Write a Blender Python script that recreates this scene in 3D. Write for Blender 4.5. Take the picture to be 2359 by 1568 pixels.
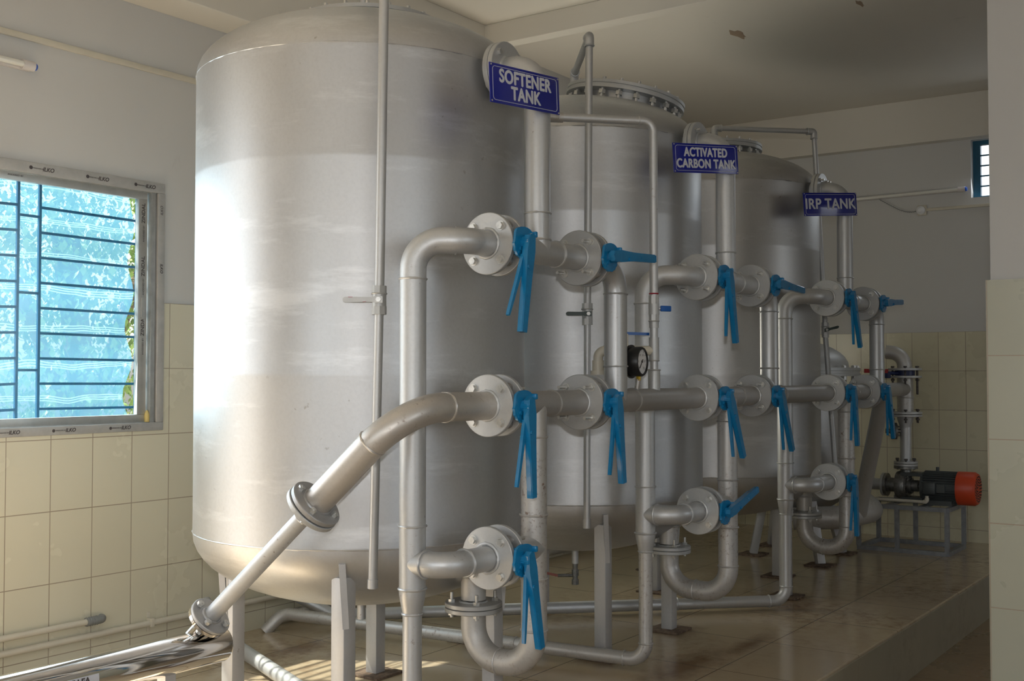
import bpy, bmesh, math, random
from mathutils import Vector, Matrix
PI = math.pi
for o in list(bpy.data.objects): bpy.data.objects.remove(o)
S = bpy.context.scene
COL = S.collection
V3 = Vector

# ---------------------------------------------------------------- camera, light, exposure
cam = bpy.data.objects.new('camera', bpy.data.cameras.new('camera')); COL.objects.link(cam)
cam.location = (0, 0, 1.285)
cam.rotation_euler = (math.radians(90 + 1.733), 0, math.radians(35 - 90))
cam.data.sensor_width = 36.0; cam.data.lens = 36.0 * 2611 / 2359
cam.data.clip_start = 0.05; cam.data.clip_end = 200
S.camera = cam
S.view_settings.view_transform = 'Standard'
S.view_settings.look = 'None'
S.view_settings.exposure = -0.16
S.view_settings.gamma = 1.0
S.view_settings.use_curve_mapping = False

w = bpy.data.worlds.new('sky'); S.world = w; w.use_nodes = True
nt = w.node_tree; bg = nt.nodes['Background']
sky = nt.nodes.new('ShaderNodeTexSky'); sky.sky_type = 'NISHITA'; sky.sun_disc = False
sky.sun_elevation = math.radians(52); sky.sun_rotation = math.radians(-30); sky.air_density = 1.0; sky.dust_density = 2.5
hs = nt.nodes.new('ShaderNodeHueSaturation'); hs.inputs['Saturation'].default_value = 0.35
nt.links.new(sky.outputs[0], hs.inputs['Color']); nt.links.new(hs.outputs[0], bg.inputs[0])
bg.inputs[1].default_value = 0.55

def lamp(name, kind, loc, d, energy, color=(1, 1, 1), size=None, sy=None, angle=None):
    l = bpy.data.lights.new(name, kind); l.energy = energy; l.color = color
    if kind == 'AREA':
        l.shape = 'RECTANGLE'; l.size = size; l.size_y = sy or size
    elif kind == 'SUN': l.angle = angle or 0.009
    elif size: l.shadow_soft_size = size
    o = bpy.data.objects.new(name, l); COL.objects.link(o); o.location = loc
    if d is not None: o.rotation_euler = V3(d).to_track_quat('-Z', 'Y').to_euler()
    return o
SUN_DIR = (0.47, -0.75, -1.22)
lamp('sun', 'SUN', (-2, 12, 14), SUN_DIR, 30.0, (1.0, 0.92, 0.80), angle=0.012)
# the photographer's flash just above the lens
lamp('camera_flash', 'POINT', (-0.02, -0.02, 1.43), None, 78.0, (0.99, 0.99, 1.0), size=0.025)
# daylight at the window and vent in view; other area lamps are added
lamp('window_daylight', 'AREA', (2.6, 4.36, 1.6), (0, -1, -0.1), 17.0, (0.78, 0.92, 1.0), size=1.4, sy=1.0)
lamp('added_bounce_fill', 'AREA', (5.75, 4.36, 1.6), (0, -1, 0.45), 30.0, (1.0, 0.89, 0.74), size=1.4, sy=1.0)  # added lamp, aimed up to stand in for sunlit floor bounce
lamp('added_side_fill', 'AREA', (1.3, -3.40, 1.9), (0.0, 1, 0.0), 16.0, (0.86, 0.93, 1.0), size=1.9, sy=1.3)  # added fill from the unseen right side of the room
lamp('added_rear_fill', 'AREA', (-2.40, 1.2, 1.6), (1, 0.1, 0.0), 17.0, (0.88, 0.94, 1.0), size=2.2, sy=2.0)  # added fill from behind the camera
lamp('added_far_side_fill', 'AREA', (7.6, -3.40, 1.9), (0.0, 1, 0.0), 7.0, (0.92, 0.95, 1.0), size=1.5, sy=1.3)  # added fill that lifts the far wall and pump corner
lamp('vent_daylight', 'AREA', (9.16, 1.70, 2.88), (-1, 0, -0.6), 2.5, (0.9, 0.96, 1.0), size=0.8, sy=0.42)

# ---------------------------------------------------------------- materials
MATS = {}
def lin(h):
    h = h.lstrip('#'); v = [int(h[i:i+2], 16) / 255 for i in (0, 2, 4)]
    return tuple((c / 12.92 if c <= 0.04045 else ((c + 0.055) / 1.055) ** 2.4) for c in v) + (1,)
def new(name):
    m = bpy.data.materials.new(name); m.use_nodes = True
    return m, m.node_tree, m.node_tree.nodes['Principled BSDF']
def mixc(nt, fac, a, b):
    n = nt.nodes.new('ShaderNodeMix'); n.data_type = 'RGBA'
    for sock, v in ((n.inputs[0], fac), (n.inputs[6], a), (n.inputs[7], b)):
        if hasattr(v, 'links'): nt.links.new(v, sock)
        else: sock.default_value = v
    return n.outputs[2]
def noise(nt, scale, detail=4, vec=None, rough=0.6):
    n = nt.nodes.new('ShaderNodeTexNoise'); n.inputs['Scale'].default_value = scale
    n.inputs['Detail'].default_value = detail; n.inputs['Roughness'].default_value = rough
    if vec is not None: nt.links.new(vec, n.inputs['Vector'])
    return n.outputs['Fac']
def ramp(nt, fac, a, b):
    n = nt.nodes.new('ShaderNodeMapRange'); n.inputs[1].default_value = a; n.inputs[2].default_value = b
    n.clamp = True
    nt.links.new(fac, n.inputs[0]); return n.outputs[0]
def geo(nt, scale=(1, 1, 1), loc=(0, 0, 0)):
    g = nt.nodes.new('ShaderNodeNewGeometry'); m = nt.nodes.new('ShaderNodeMapping')
    m.inputs['Scale'].default_value = scale; m.inputs['Location'].default_value = loc
    nt.links.new(g.outputs['Position'], m.inputs['Vector']); return m.outputs[0]
def bump(nt, b, h, strength=0.1, dist=0.01):
    n = nt.nodes.new('ShaderNodeBump'); n.inputs['Strength'].default_value = strength; n.inputs['Distance'].default_value = dist
    nt.links.new(h, n.inputs['Height']); nt.links.new(n.outputs[0], b.inputs['Normal'])
def math_(nt, op, a, b):
    n = nt.nodes.new('ShaderNodeMath'); n.operation = op
    for s, v in ((n.inputs[0], a), (n.inputs[1], b)):
        if hasattr(v, 'links'): nt.links.new(v, s)
        else: s.default_value = v
    return n.outputs[0]

def silver(name, base, rough, metal, rust=0.0, brush=0.0, seed=0.0):
    m, nt, b = new(name)
    big = noise(nt, 1.6, 5, geo(nt, (1, 1, 0.6), (seed, 0, 0)))
    fine = noise(nt, 90, 3, geo(nt))
    c = mixc(nt, ramp(nt, big, 0.3, 0.7), tuple(v * 0.90 for v in base[:3]) + (1,), tuple(min(1, v * 1.07) for v in base[:3]) + (1,))
    c = mixc(nt, math_(nt, 'MULTIPLY', ramp(nt, fine, 0.42, 0.7), 0.18), c, tuple(v * 0.75 for v in base[:3]) + (1,))
    r = nt.nodes.new('ShaderNodeMapRange'); nt.links.new(big, r.inputs[0])
    r.inputs[1].default_value = 0.35; r.inputs[2].default_value = 0.65
    r.inputs[3].default_value = rough - 0.05; r.inputs[4].default_value = rough + 0.06
    rr = r.outputs[0]
    if brush:
        # wiped streaks of thicker paint, long sideways and short upward
        st = noise(nt, 2.2, 7, geo(nt, (0.7, 0.7, 4.0), (seed + 3, 1, 0)), 0.7)
        k = math_(nt, 'MULTIPLY', ramp(nt, st, 0.55, 0.68), brush)
        c = mixc(nt, k, c, tuple(min(1, v * 1.45) for v in base[:3]) + (1,))
        sp = noise(nt, 38, 4, geo(nt, (1, 1, 1), (seed, 4, 0)))
        sp2 = noise(nt, 2.0, 2, geo(nt, (1, 1, 1), (seed + 8, 2, 0)))
        k2 = math_(nt, 'MULTIPLY', ramp(nt, sp, 0.66, 0.72), ramp(nt, sp2, 0.56, 0.70))
        c = mixc(nt, math_(nt, 'MULTIPLY', k2, 0.6), c, (0.16, 0.12, 0.08, 1))
    if rust:
        n1 = noise(nt, 60, 5, geo(nt, (1, 1, 1), (seed, 0, 2)), 0.72)
        n2 = noise(nt, 3.0, 2, geo(nt, (1, 1, 1), (0, seed, 5)))
        k = math_(nt, 'MULTIPLY', ramp(nt, n1, 0.66 - 0.16 * rust, 0.76 - 0.1 * rust), ramp(nt, n2, 0.55 - 0.2 * rust, 0.68))
        c = mixc(nt, k, c, (0.13, 0.055, 0.022, 1))
        mm = math_(nt, 'SUBTRACT', metal, math_(nt, 'MULTIPLY', k, metal)); nt.links.new(mm, b.inputs['Metallic'])
    else: b.inputs['Metallic'].default_value = metal
    nt.links.new(c, b.inputs['Base Color']); nt.links.new(rr, b.inputs['Roughness'])
    h = noise(nt, 260, 2, geo(nt)); lo = noise(nt, 9, 4, geo(nt))
    bump(nt, b, math_(nt, 'ADD', math_(nt, 'MULTIPLY', h, 0.25), lo), 0.12, 0.004)
    return m
def plain(name, col, rough=0.5, metal=0.0, spec=None, var=0.1, scale=8.0, bmp=0.0, coat=0.0):
    m, nt, b = new(name)
    n = noise(nt, scale, 4, geo(nt))
    c = mixc(nt, ramp(nt, n, 0.3, 0.7), tuple(v * (1 - var) for v in col[:3]) + (1,), tuple(min(1, v * (1 + var)) for v in col[:3]) + (1,))
    nt.links.new(c, b.inputs['Base Color']); b.inputs['Roughness'].default_value = rough; b.inputs['Metallic'].default_value = metal
    if spec is not None: b.inputs['Specular IOR Level'].default_value = spec
    if coat: b.inputs['Coat Weight'].default_value = coat
    if bmp: bump(nt, b, n, bmp, 0.005)
    return m
def tiles(name, plane, w_, h_, off, c1, grout, rough, mortar=0.0022, dirt=None, var=0.06, soil=0.0):
    m, nt, b = new(name)
    g = nt.nodes.new('ShaderNodeNewGeometry'); sx = nt.nodes.new('ShaderNodeSeparateXYZ'); nt.links.new(g.outputs['Position'], sx.inputs[0])
    cx = nt.nodes.new('ShaderNodeCombineXYZ')
    a, bb = {'xz': (0, 2), 'yz': (1, 2), 'xy': (0, 1)}[plane]
    nt.links.new(math_(nt, 'SUBTRACT', sx.outputs[a], off[0]), cx.inputs[0]); nt.links.new(math_(nt, 'SUBTRACT', sx.outputs[bb], off[1]), cx.inputs[1])
    br = nt.nodes.new('ShaderNodeTexBrick'); br.offset = 0.0; br.squash = 1.0
    nt.links.new(cx.outputs[0], br.inputs['Vector'])
    br.inputs['Scale'].default_value = 1.0; br.inputs['Brick Width'].default_value = w_; br.inputs['Row Height'].default_value = h_
    br.inputs['Mortar Size'].default_value = mortar; br.inputs['Mortar Smooth'].default_value = 0.2; br.inputs['Bias'].default_value = 0
    br.inputs['Color1'].default_value = c1; br.inputs['Color2'].default_value = tuple(v * (1 - var) for v in c1[:3]) + (1,)
    br.inputs['Mortar'].default_value = grout
    c = br.outputs['Color']
    n = noise(nt, 1.3, 5, geo(nt))
    c = mixc(nt, math_(nt, 'MULTIPLY', ramp(nt, n, 0.4, 0.75), 0.35), c, tuple(v * 0.86 for v in c1[:3]) + (1,))
    if dirt:
        n1 = noise(nt, 14, 6, geo(nt, (1, 1, 1), (3, 0, 0)), 0.7); n2 = noise(nt, 1.1, 3, geo(nt, (1, 1, 1), (7, 2, 0)))
        k = math_(nt, 'MULTIPLY', ramp(nt, n1, 0.45, 0.72), ramp(nt, n2, 0.42, 0.66))
        c = mixc(nt, math_(nt, 'MULTIPLY', k, soil), c, dirt)
    nt.links.new(c, b.inputs['Base Color'])
    r = nt.nodes.new('ShaderNodeMapRange'); nt.links.new(noise(nt, 3.0, 4, geo(nt)), r.inputs[0])
    r.inputs[3].default_value = rough - 0.05; r.inputs[4].default_value = rough + 0.12
    nt.links.new(r.outputs[0], b.inputs['Roughness'])
    inv = math_(nt, 'SUBTRACT', 1.0, br.outputs['Fac']); bump(nt, b, inv, 0.5, 0.001)
    return m
def floor_stains(m, pts):
    nt = m.node_tree; b = nt.nodes['Principled BSDF']; c = b.inputs['Base Color'].links[0].from_socket; tot = None
    g = nt.nodes.new('ShaderNodeNewGeometry'); n = noise(nt, 9, 5, geo(nt), 0.7)
    for x, y, rx, ry in pts:
        mp = nt.nodes.new('ShaderNodeMapping'); mp.vector_type = 'POINT'; mp.inputs['Location'].default_value = (-x / rx, -y / ry, 0); mp.inputs['Scale'].default_value = (1 / rx, 1 / ry, 0)
        nt.links.new(g.outputs['Position'], mp.inputs['Vector']); ln = nt.nodes.new('ShaderNodeVectorMath'); ln.operation = 'LENGTH'; nt.links.new(mp.outputs[0], ln.inputs[0])
        k = ramp(nt, math_(nt, 'ADD', ln.outputs['Value'], math_(nt, 'MULTIPLY', n, 1.2)), 1.6, 0.7); tot = k if tot is None else math_(nt, 'MAXIMUM', tot, k)
    nt.links.new(mixc(nt, math_(nt, 'MULTIPLY', tot, 0.75), c, (0.13, 0.06, 0.025, 1)), b.inputs['Base Color'])
def paint(name, col, stain=0.25):
    m, nt, b = new(name)
    n = noise(nt, 0.9, 4, geo(nt)); s = noise(nt, 5, 6, geo(nt, (1, 1, 0.5)), 0.7)
    c = mixc(nt, ramp(nt, n, 0.3, 0.7), tuple(v * 0.96 for v in col[:3]) + (1,), col)
    k = math_(nt, 'MULTIPLY', ramp(nt, s, 0.66, 0.80), stain)
    c = mixc(nt, k, c, (0.28, 0.23, 0.17, 1))
    nt.links.new(c, b.inputs['Base Color']); b.inputs['Roughness'].default_value = 0.75
    bump(nt, b, noise(nt, 40, 4, geo(nt)), 0.08, 0.003)
    return m

M_TANK = silver('tank_aluminium_paint', (0.59, 0.60, 0.61, 1), 0.43, 0.82, brush=0.45)
M_TANK2 = silver('tank_aluminium_paint_b', (0.60, 0.61, 0.62, 1), 0.42, 0.82, brush=0.35, seed=5.0)
M_TANK3 = silver('tank_aluminium_paint_c', (0.55, 0.55, 0.545, 1), 0.43, 0.82, rust=0.25, brush=0.4, seed=11.0)
M_PIPE = silver('pipe_aluminium_paint', (0.57, 0.58, 0.585, 1), 0.44, 0.62, rust=0.3)
M_PIPER = silver('pipe_aluminium_paint_rusty', (0.55, 0.54, 0.52, 1), 0.46, 0.58, rust=0.75, seed=2.0)
M_HEAD = silver('header_dusty_paint', (0.42, 0.41, 0.395, 1), 0.45, 0.5, rust=0.15, seed=4.0)
M_FLAN = silver('flange_paint', (0.53, 0.54, 0.54, 1), 0.46, 0.55)
M_BOLT = plain('bolt_zinc', (0.62, 0.62, 0.60, 1), 0.38, 0.8, var=0.15, scale=60)
M_LEG = silver('leg_paint', (0.55, 0.55, 0.55, 1), 0.5, 0.35, rust=0.2, seed=9)
M_RUST = plain('rusty_plate', (0.17, 0.12, 0.085, 1), 0.8, 0.2, var=0.55, scale=35, bmp=0.4)
M_BLUE = plain('blue_enamel', lin('#1279ae'), 0.22, 0.0, var=0.08, scale=40, bmp=0.10, coat=0.3)
M_DBLUE = plain('dark_blue_vinyl', lin('#1a5aa8'), 0.35)
M_CAST = plain('dark_cast_iron', (0.10, 0.09, 0.085, 1), 0.6, 0.4, var=0.5, scale=40, bmp=0.3)
M_WAFER = plain('valve_body_metal', (0.25, 0.24, 0.23, 1), 0.5, 0.5, var=0.4, scale=30, bmp=0.2)
M_SIGN = plain('sign_blue', lin('#121f88'), 0.18, var=0.03, coat=0.4)
M_WHITE = plain('sign_white', lin('#c9ccd4'), 0.4, var=0.03)
M_ALU = plain('window_aluminium', (0.52, 0.52, 0.50, 1), 0.35, 0.75, var=0.12, scale=25)
M_ALUD = plain('window_film', (0.42, 0.415, 0.40, 1), 0.55, 0.1, var=0.1, scale=18)
M_INK = plain('print_ink', (0.07, 0.06, 0.06, 1), 0.6)
M_PVC = plain('white_pvc', (0.62, 0.58, 0.48, 1), 0.42, var=0.06)
M_PVCG = plain('grey_pvc', (0.25, 0.26, 0.26, 1), 0.45)
M_CHROME = plain('polished_steel', (0.70, 0.68, 0.66, 1), 0.07, 1.0, var=0.04, scale=5)
M_BLACK = plain('black_plastic', (0.012, 0.012, 0.013, 1), 0.35)
M_DIAL = plain('dial_white', (0.80, 0.81, 0.82, 1), 0.3, var=0.02)
M_BRASS = plain('brass', (0.60, 0.42, 0.06, 1), 0.35, 0.8)
M_RED = plain('fan_cover_red', lin('#cf4a26'), 0.42, var=0.08)
M_LRED = plain('lever_red', lin('#a01818'), 0.4)
M_MOTOR = plain('motor_grey', (0.075, 0.085, 0.085, 1), 0.45, 0.1, var=0.2)
M_PUMP = plain('pump_metal', (0.22, 0.22, 0.21, 1), 0.42, 0.7, var=0.35, scale=30, bmp=0.2)
M_SKID = plain('skid_grey', (0.25, 0.26, 0.27, 1), 0.5, 0.2, var=0.2, scale=20)
M_GRILLE = plain('grille_blue', lin('#1a6a94'), 0.45, var=0.1)
M_DARKH = plain('dark_handle', (0.06, 0.08, 0.075, 1), 0.4, 0.2, var=0.3)
M_GREYH = plain('worn_handle', (0.45, 0.45, 0.44, 1), 0.4, 0.4, var=0.1)
M_REDP = plain('red_paint_remains', lin('#9c1f35'), 0.5)
M_TUBE = plain('tube_glass', (0.75, 0.74, 0.68, 1), 0.2, var=0.02)
M_TUBEF = plain('tube_fixture', (0.66, 0.62, 0.60, 1), 0.4, var=0.03)
M_TCAP = plain('blue_end_cap', lin('#2a5cc0'), 0.3)
M_WALL = paint('wall_paint', (0.60, 0.595, 0.575, 1))
M_CEIL = paint('ceiling_paint', (0.72, 0.68, 0.60, 1), 0.3)
CREAM = (0.70, 0.665, 0.52, 1); GROUT = (0.33, 0.27, 0.20, 1)
M_TL = tiles('left_wall_tile', 'xz', 0.203, 0.305, (2.828 - 2.03, 0.095 - 0.61), CREAM, GROUT, 0.22)
M_TB = tiles('back_wall_tile', 'yz', 0.203, 0.305, (2.153 - 4.06, 0.095 - 0.61), (0.66, 0.62, 0.45, 1), GROUT, 0.25, dirt=(0.30, 0.20, 0.11, 1), soil=0.25)
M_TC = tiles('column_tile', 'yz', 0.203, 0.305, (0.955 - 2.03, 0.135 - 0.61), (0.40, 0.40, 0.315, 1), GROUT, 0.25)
M_TS = tiles('step_tile', 'xz', 0.203, 0.60, (0.1, -0.40), (0.36, 0.33, 0.24, 1), GROUT, 0.3, dirt=(0.16, 0.10, 0.06, 1), soil=0.5)
M_FL = tiles('platform_floor_tile', 'xy', 0.605, 0.605, (4.602 - 6.05, 2.125 - 6.05), (0.50, 0.405, 0.275, 1), (0.17, 0.10, 0.055, 1), 0.12, 0.003, dirt=(0.20, 0.10, 0.045, 1), soil=0.75)
floor_stains(M_FL, [(4.55, 2.26, 0.55, 0.16), (5.10, 2.20, 0.35, 0.08), (6.1, 2.36, 0.30, 0.14), (5.17, 2.62, 0.20, 0.16), (4.50, 2.62, 0.2, 0.15), (6.3, 2.45, 0.2, 0.15), (3.8, 3.9, 0.3, 0.12), (2.9, 2.5, 0.3, 0.15)])
M_FLL = tiles('lower_floor_tile', 'xy', 0.605, 0.605, (0, 0), (0.30, 0.22, 0.13, 1), (0.14, 0.09, 0.05, 1), 0.25, 0.003, dirt=(0.10, 0.06, 0.03, 1), soil=0.6)
def glass_mat():
    m, nt, b = new('window_glass'); nt.nodes.remove(b)
    out = nt.nodes['Material Output']; t = nt.nodes.new('ShaderNodeBsdfTransparent'); t.inputs[0].default_value = (0.93, 0.96, 0.96, 1)
    g = nt.nodes.new('ShaderNodeBsdfGlossy'); g.inputs['Roughness'].default_value = 0.02
    lw = nt.nodes.new('ShaderNodeLayerWeight'); lw.inputs[0].default_value = 0.5; pw = math_(nt, 'POWER', lw.outputs['Facing'], 4.0); pw = math_(nt, 'ADD', math_(nt, 'MULTIPLY', pw, 0.6), 0.04); mx = nt.nodes.new('ShaderNodeMixShader')
    nt.links.new(pw, mx.inputs[0]); nt.links.new(t.outputs[0], mx.inputs[1]); nt.links.new(g.outputs[0], mx.inputs[2]); nt.links.new(mx.outputs[0], out.inputs[0])
    return m
M_GLASS = glass_mat()
def net_mat():
    m, nt, b = new('blue_net'); nt.nodes.remove(b); out = nt.nodes['Material Output']
    t = nt.nodes.new('ShaderNodeBsdfTransparent'); tr = nt.nodes.new('ShaderNodeBsdfTranslucent')
    # triple pale threads woven every 15 cm
    g = nt.nodes.new('ShaderNodeNewGeometry'); sx = nt.nodes.new('ShaderNodeSeparateXYZ'); nt.links.new(g.outputs['Position'], sx.inputs[0])
    wav = noise(nt, 2.2, 2, geo(nt, (1, 0, 1.2)))
    z = math_(nt, 'ADD', sx.outputs[2], math_(nt, 'MULTIPLY', wav, 0.10))
    def thread(shift):
        p = math_(nt, 'FRACT', math_(nt, 'MULTIPLY', math_(nt, 'ADD', z, shift), 1 / 0.155), 0)
        return math_(nt, 'LESS_THAN', p, 0.030)
    k = math_(nt, 'MAXIMUM', thread(0.0), math_(nt, 'MAXIMUM', thread(0.010), thread(0.020)))
    col = mixc(nt, k, (0.050, 0.155, 0.245, 1), (0.11, 0.22, 0.29, 1)); nt.links.new(col, tr.inputs[0])
    mx = nt.nodes.new('ShaderNodeMixShader')
    nt.links.new(mixc(nt, k, (0.36, 0.36, 0.36, 1), (0.12, 0.12, 0.12, 1)), mx.inputs[0])
    nt.links.new(tr.outputs[0], mx.inputs[1]); nt.links.new(t.outputs[0], mx.inputs[2]); nt.links.new(mx.outputs[0], out.inputs[0])
    return m
M_NET = net_mat()
M_LEAF = plain('leaf', (0.16, 0.26, 0.07, 1), 0.5, var=0.5, scale=4)
M_BARK = plain('bark', (0.14, 0.10, 0.07, 1), 0.8)
M_SOIL = plain('outside_ground', (0.35, 0.30, 0.24, 1), 0.9)

# ---------------------------------------------------------------- mesh helpers
class G:
    def __init__(s): s.bm = bmesh.new()
    def frame(s, d):
        d = V3(d).normalized(); u = V3((0, 0, 1)) if abs(d.z) < 0.95 else V3((1, 0, 0))
        a = d.cross(u).normalized(); return a, d.cross(a).normalized()
    def rings(s, rs, segs, caps=True, closed=False):
        prev = None; first = None
        for c, a, b, r in rs:
            ring = [s.bm.verts.new(c + (a * math.cos(2*PI*i/segs) + b * math.sin(2*PI*i/segs)) * r) for i in range(segs)]
            if prev:
                for i in range(segs): s.bm.faces.new((prev[i], prev[(i+1) % segs], ring[(i+1) % segs], ring[i]))
            else: first = ring
            prev = ring
        if closed:
            for i in range(segs): s.bm.faces.new((prev[i], prev[(i+1) % segs], first[(i+1) % segs], first[i]))
        elif caps:
            s.bm.faces.new(first[::-1]); s.bm.faces.new(prev)
        return s
    def cyl(s, p0, p1, r, r1=None, segs=24, caps=True):
        p0, p1 = V3(p0), V3(p1); a, b = s.frame(p1 - p0)
        return s.rings([(p0, a, b, r), (p1, a, b, r if r1 is None else r1)], segs, caps)
    def lathe(s, prof, origin, axis=(0, 0, 1), segs=48, caps=False):
        o = V3(origin); d = V3(axis).normalized(); a, b = s.frame(d)
        return s.rings([(o + d * h, a, b, max(r, 1e-4)) for r, h in prof], segs, caps)
    def path(s, pts, r, fil=None, segs=24, arc=8, caps=True):
        """tube through pts with rounded corners (fil = list of fillet radii for the inner points)"""
        P = [V3(p) for p in pts]; n = len(P); out = [P[0]]
        if fil is None: fil = [r * 2] * (n - 2)
        for i in range(1, n - 1):
            a = (P[i-1] - P[i]).normalized(); b = (P[i+1] - P[i]).normalized(); ang = a.angle(b)
            R = fil[i-1] if i - 1 < len(fil) else 0; t = R / math.tan(ang / 2)
            if ang > PI - 0.02 or R <= 0: out.append(P[i]); continue
            c = P[i] + (a + b).normalized() * (R / math.sin(ang / 2)); v0 = P[i] + a * t - c; v1 = P[i] + b * t - c
            th = v0.angle(v1); ax = v0.cross(v1).normalized()
            for k in range(arc + 1): out.append(c + Matrix.Rotation(th * k / arc, 3, ax) @ v0)
        out.append(P[-1]); q = [out[0]]
        for p in out[1:]:
            if (p - q[-1]).length > 1e-5: q.append(p)
        out = q
        tg = []
        for i in range(len(out)):
            if i == 0: d = out[1] - out[0]
            elif i == len(out) - 1: d = out[-1] - out[-2]
            else: d = (out[i+1] - out[i]).normalized() + (out[i] - out[i-1]).normalized()
            tg.append(d.normalized())
        a, b = s.frame(tg[0]); rs = []
        for i in range(len(out)):
            if i: 
                qn = tg[i-1].rotation_difference(tg[i]); a = qn @ a; b = qn @ b
            rs.append((out[i], a.copy(), b.copy(), r))
        return s.rings(rs, segs, caps)
    def torus(s, c, axis, R, r, segs=28, rsegs=8, jit=0.0, seed=1):
        rnd = random.Random(seed); c = V3(c); d = V3(axis).normalized(); a, b = s.frame(d); rs = []
        for i in range(segs):
            t = 2 * PI * i / segs; o = a * math.cos(t) + b * math.sin(t)
            rs.append((c + o * R, o, d, r * (1 + rnd.uniform(-jit, jit))))
        return s.rings(rs, rsegs, closed=True)
    def box(s, c, size, rot=None, bev=0.0):
        M = Matrix.Translation(V3(c)) @ (rot.to_4x4() if rot is not None else Matrix.Identity(4)) @ Matrix.Diagonal(V3(size).to_4d())
        r = bmesh.ops.create_cube(s.bm, size=1.0, matrix=M)
        if bev:
            e = list({e for v in r['verts'] for e in v.link_edges})
            bmesh.ops.bevel(s.bm, geom=e, offset=bev, segments=2, affect='EDGES', profile=0.5)
        return s
    def bx(s, x0, x1, y0, y1, z0, z1, bev=0.0): return s.box(((x0+x1)/2, (y0+y1)/2, (z0+z1)/2), (abs(x1-x0), abs(y1-y0), abs(z1-z0)), bev=bev)
    def bar(s, p0, p1, w_, h_, roll=0.0, bev=0.0):
        p0, p1 = V3(p0), V3(p1); q = (p1 - p0).to_track_quat('Z', 'Y').to_matrix() @ Matrix.Rotation(roll, 3, 'Z')
        return s.box((p0 + p1) / 2, (w_, h_, (p1 - p0).length), q, bev)
    def prism(s, pts, p0, xax, yax, th):
        """outline pts in the plane (xax, yax) at p0, thickness th along the normal"""
        p0, xa, ya = V3(p0), V3(xax), V3(yax); n = xa.cross(ya).normalized()
        f = [s.bm.verts.new(p0 + xa * x + ya * y - n * th / 2) for x, y in pts]; g = [s.bm.verts.new(p0 + xa * x + ya * y + n * th / 2) for x, y in pts]
        s.bm.faces.new(f[::-1]); s.bm.faces.new(g)
        for i in range(len(f)): j = (i+1) % len(f); s.bm.faces.new((f[i], f[j], g[j], g[i]))
        return s
    def mesh(s, name, m, off=(0, 0, 0), flat=False):
        bmesh.ops.recalc_face_normals(s.bm, faces=s.bm.faces)
        if any(off): bmesh.ops.translate(s.bm, verts=s.bm.verts, vec=-V3(off))
        me = bpy.data.meshes.new(name); s.bm.to_mesh(me); s.bm.free(); me.materials.append(m)
        if not flat:
            me.polygons.foreach_set('use_smooth', [True] * len(me.polygons)); me.set_sharp_from_angle(angle=math.radians(38))
        return me
    def put(s, name, m, parent=None, flat=False, origin=None):
        """world-space geometry -> object; origin is the object's own pivot"""
        base = V3(parent['_base']) if parent is not None and '_base' in parent else V3((0, 0, 0))
        og = V3(origin) if origin is not None else base
        o = bpy.data.objects.new(name, s.mesh(name, m, tuple(og), flat)); COL.objects.link(o)
        o.location = og - base if parent is not None else og
        if parent is not None: o.parent = parent; o['_base'] = tuple(og)
        return o

def tag(o, label, cat, group=None, kind=None):
    o['label'] = label; o['category'] = cat
    if group: o['group'] = group
    if kind: o['kind'] = kind
    return o
def thing(name, loc, label, cat, group=None):
    o = bpy.data.objects.new(name, None); COL.objects.link(o); o.location = loc; o.empty_display_size = 0.05
    o['_base'] = tuple(loc); return tag(o, label, cat, group)
def struct(name, g, m, parent=None, flat=True):
    o = g.put(name, m, parent, flat)
    if parent is None: o['kind'] = 'structure'
    return o
def text_mesh(txt, size, m, M, parent, name='lettering', ext=0.0006, bold=0.0, sx=1.0, italic=0.0, align='CENTER', spacing=1.0, leading=1.0, heavy=0.0):
    cu = bpy.data.curves.new('t', 'FONT'); cu.body = txt; cu.size = size; cu.extrude = ext; cu.offset = bold
    cu.align_x = align; cu.align_y = 'CENTER'; cu.shear = italic; cu.space_character = spacing; cu.space_line = leading
    t = bpy.data.objects.new('t', cu); COL.objects.link(t)
    dg = bpy.context.evaluated_depsgraph_get(); dg.update()
    me = bpy.data.meshes.new_from_object(t.evaluated_get(dg)); bpy.data.objects.remove(t)
    if heavy:                                                            # thicken the strokes with nudged layers
        b2 = bmesh.new()
        for k, (dx, dy) in enumerate(((-1, 0), (1, 0), (0, -0.7), (0, 0.7), (0, 0), (-.5, 0), (.5, 0))):
            b1 = me.copy(); b1.transform(Matrix.Translation((dx * heavy, dy * heavy, k * 0.00012))); b2.from_mesh(b1); bpy.data.meshes.remove(b1)
        b2.to_mesh(me); b2.free()
    base = V3(parent['_base'])
    me.transform(Matrix.Translation(-base) @ M @ Matrix.Diagonal((sx, 1, 1, 1))); me.materials.clear(); me.materials.append(m)
    o = bpy.data.objects.new(name, me); COL.objects.link(o); o.parent = parent; o['_base'] = tuple(base)
    return o
def copy_tree(o, parent=None):
    c = o.copy(); COL.objects.link(c); c.parent = parent
    for ch in list(o.children): copy_tree(ch, c)
    return c

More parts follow.
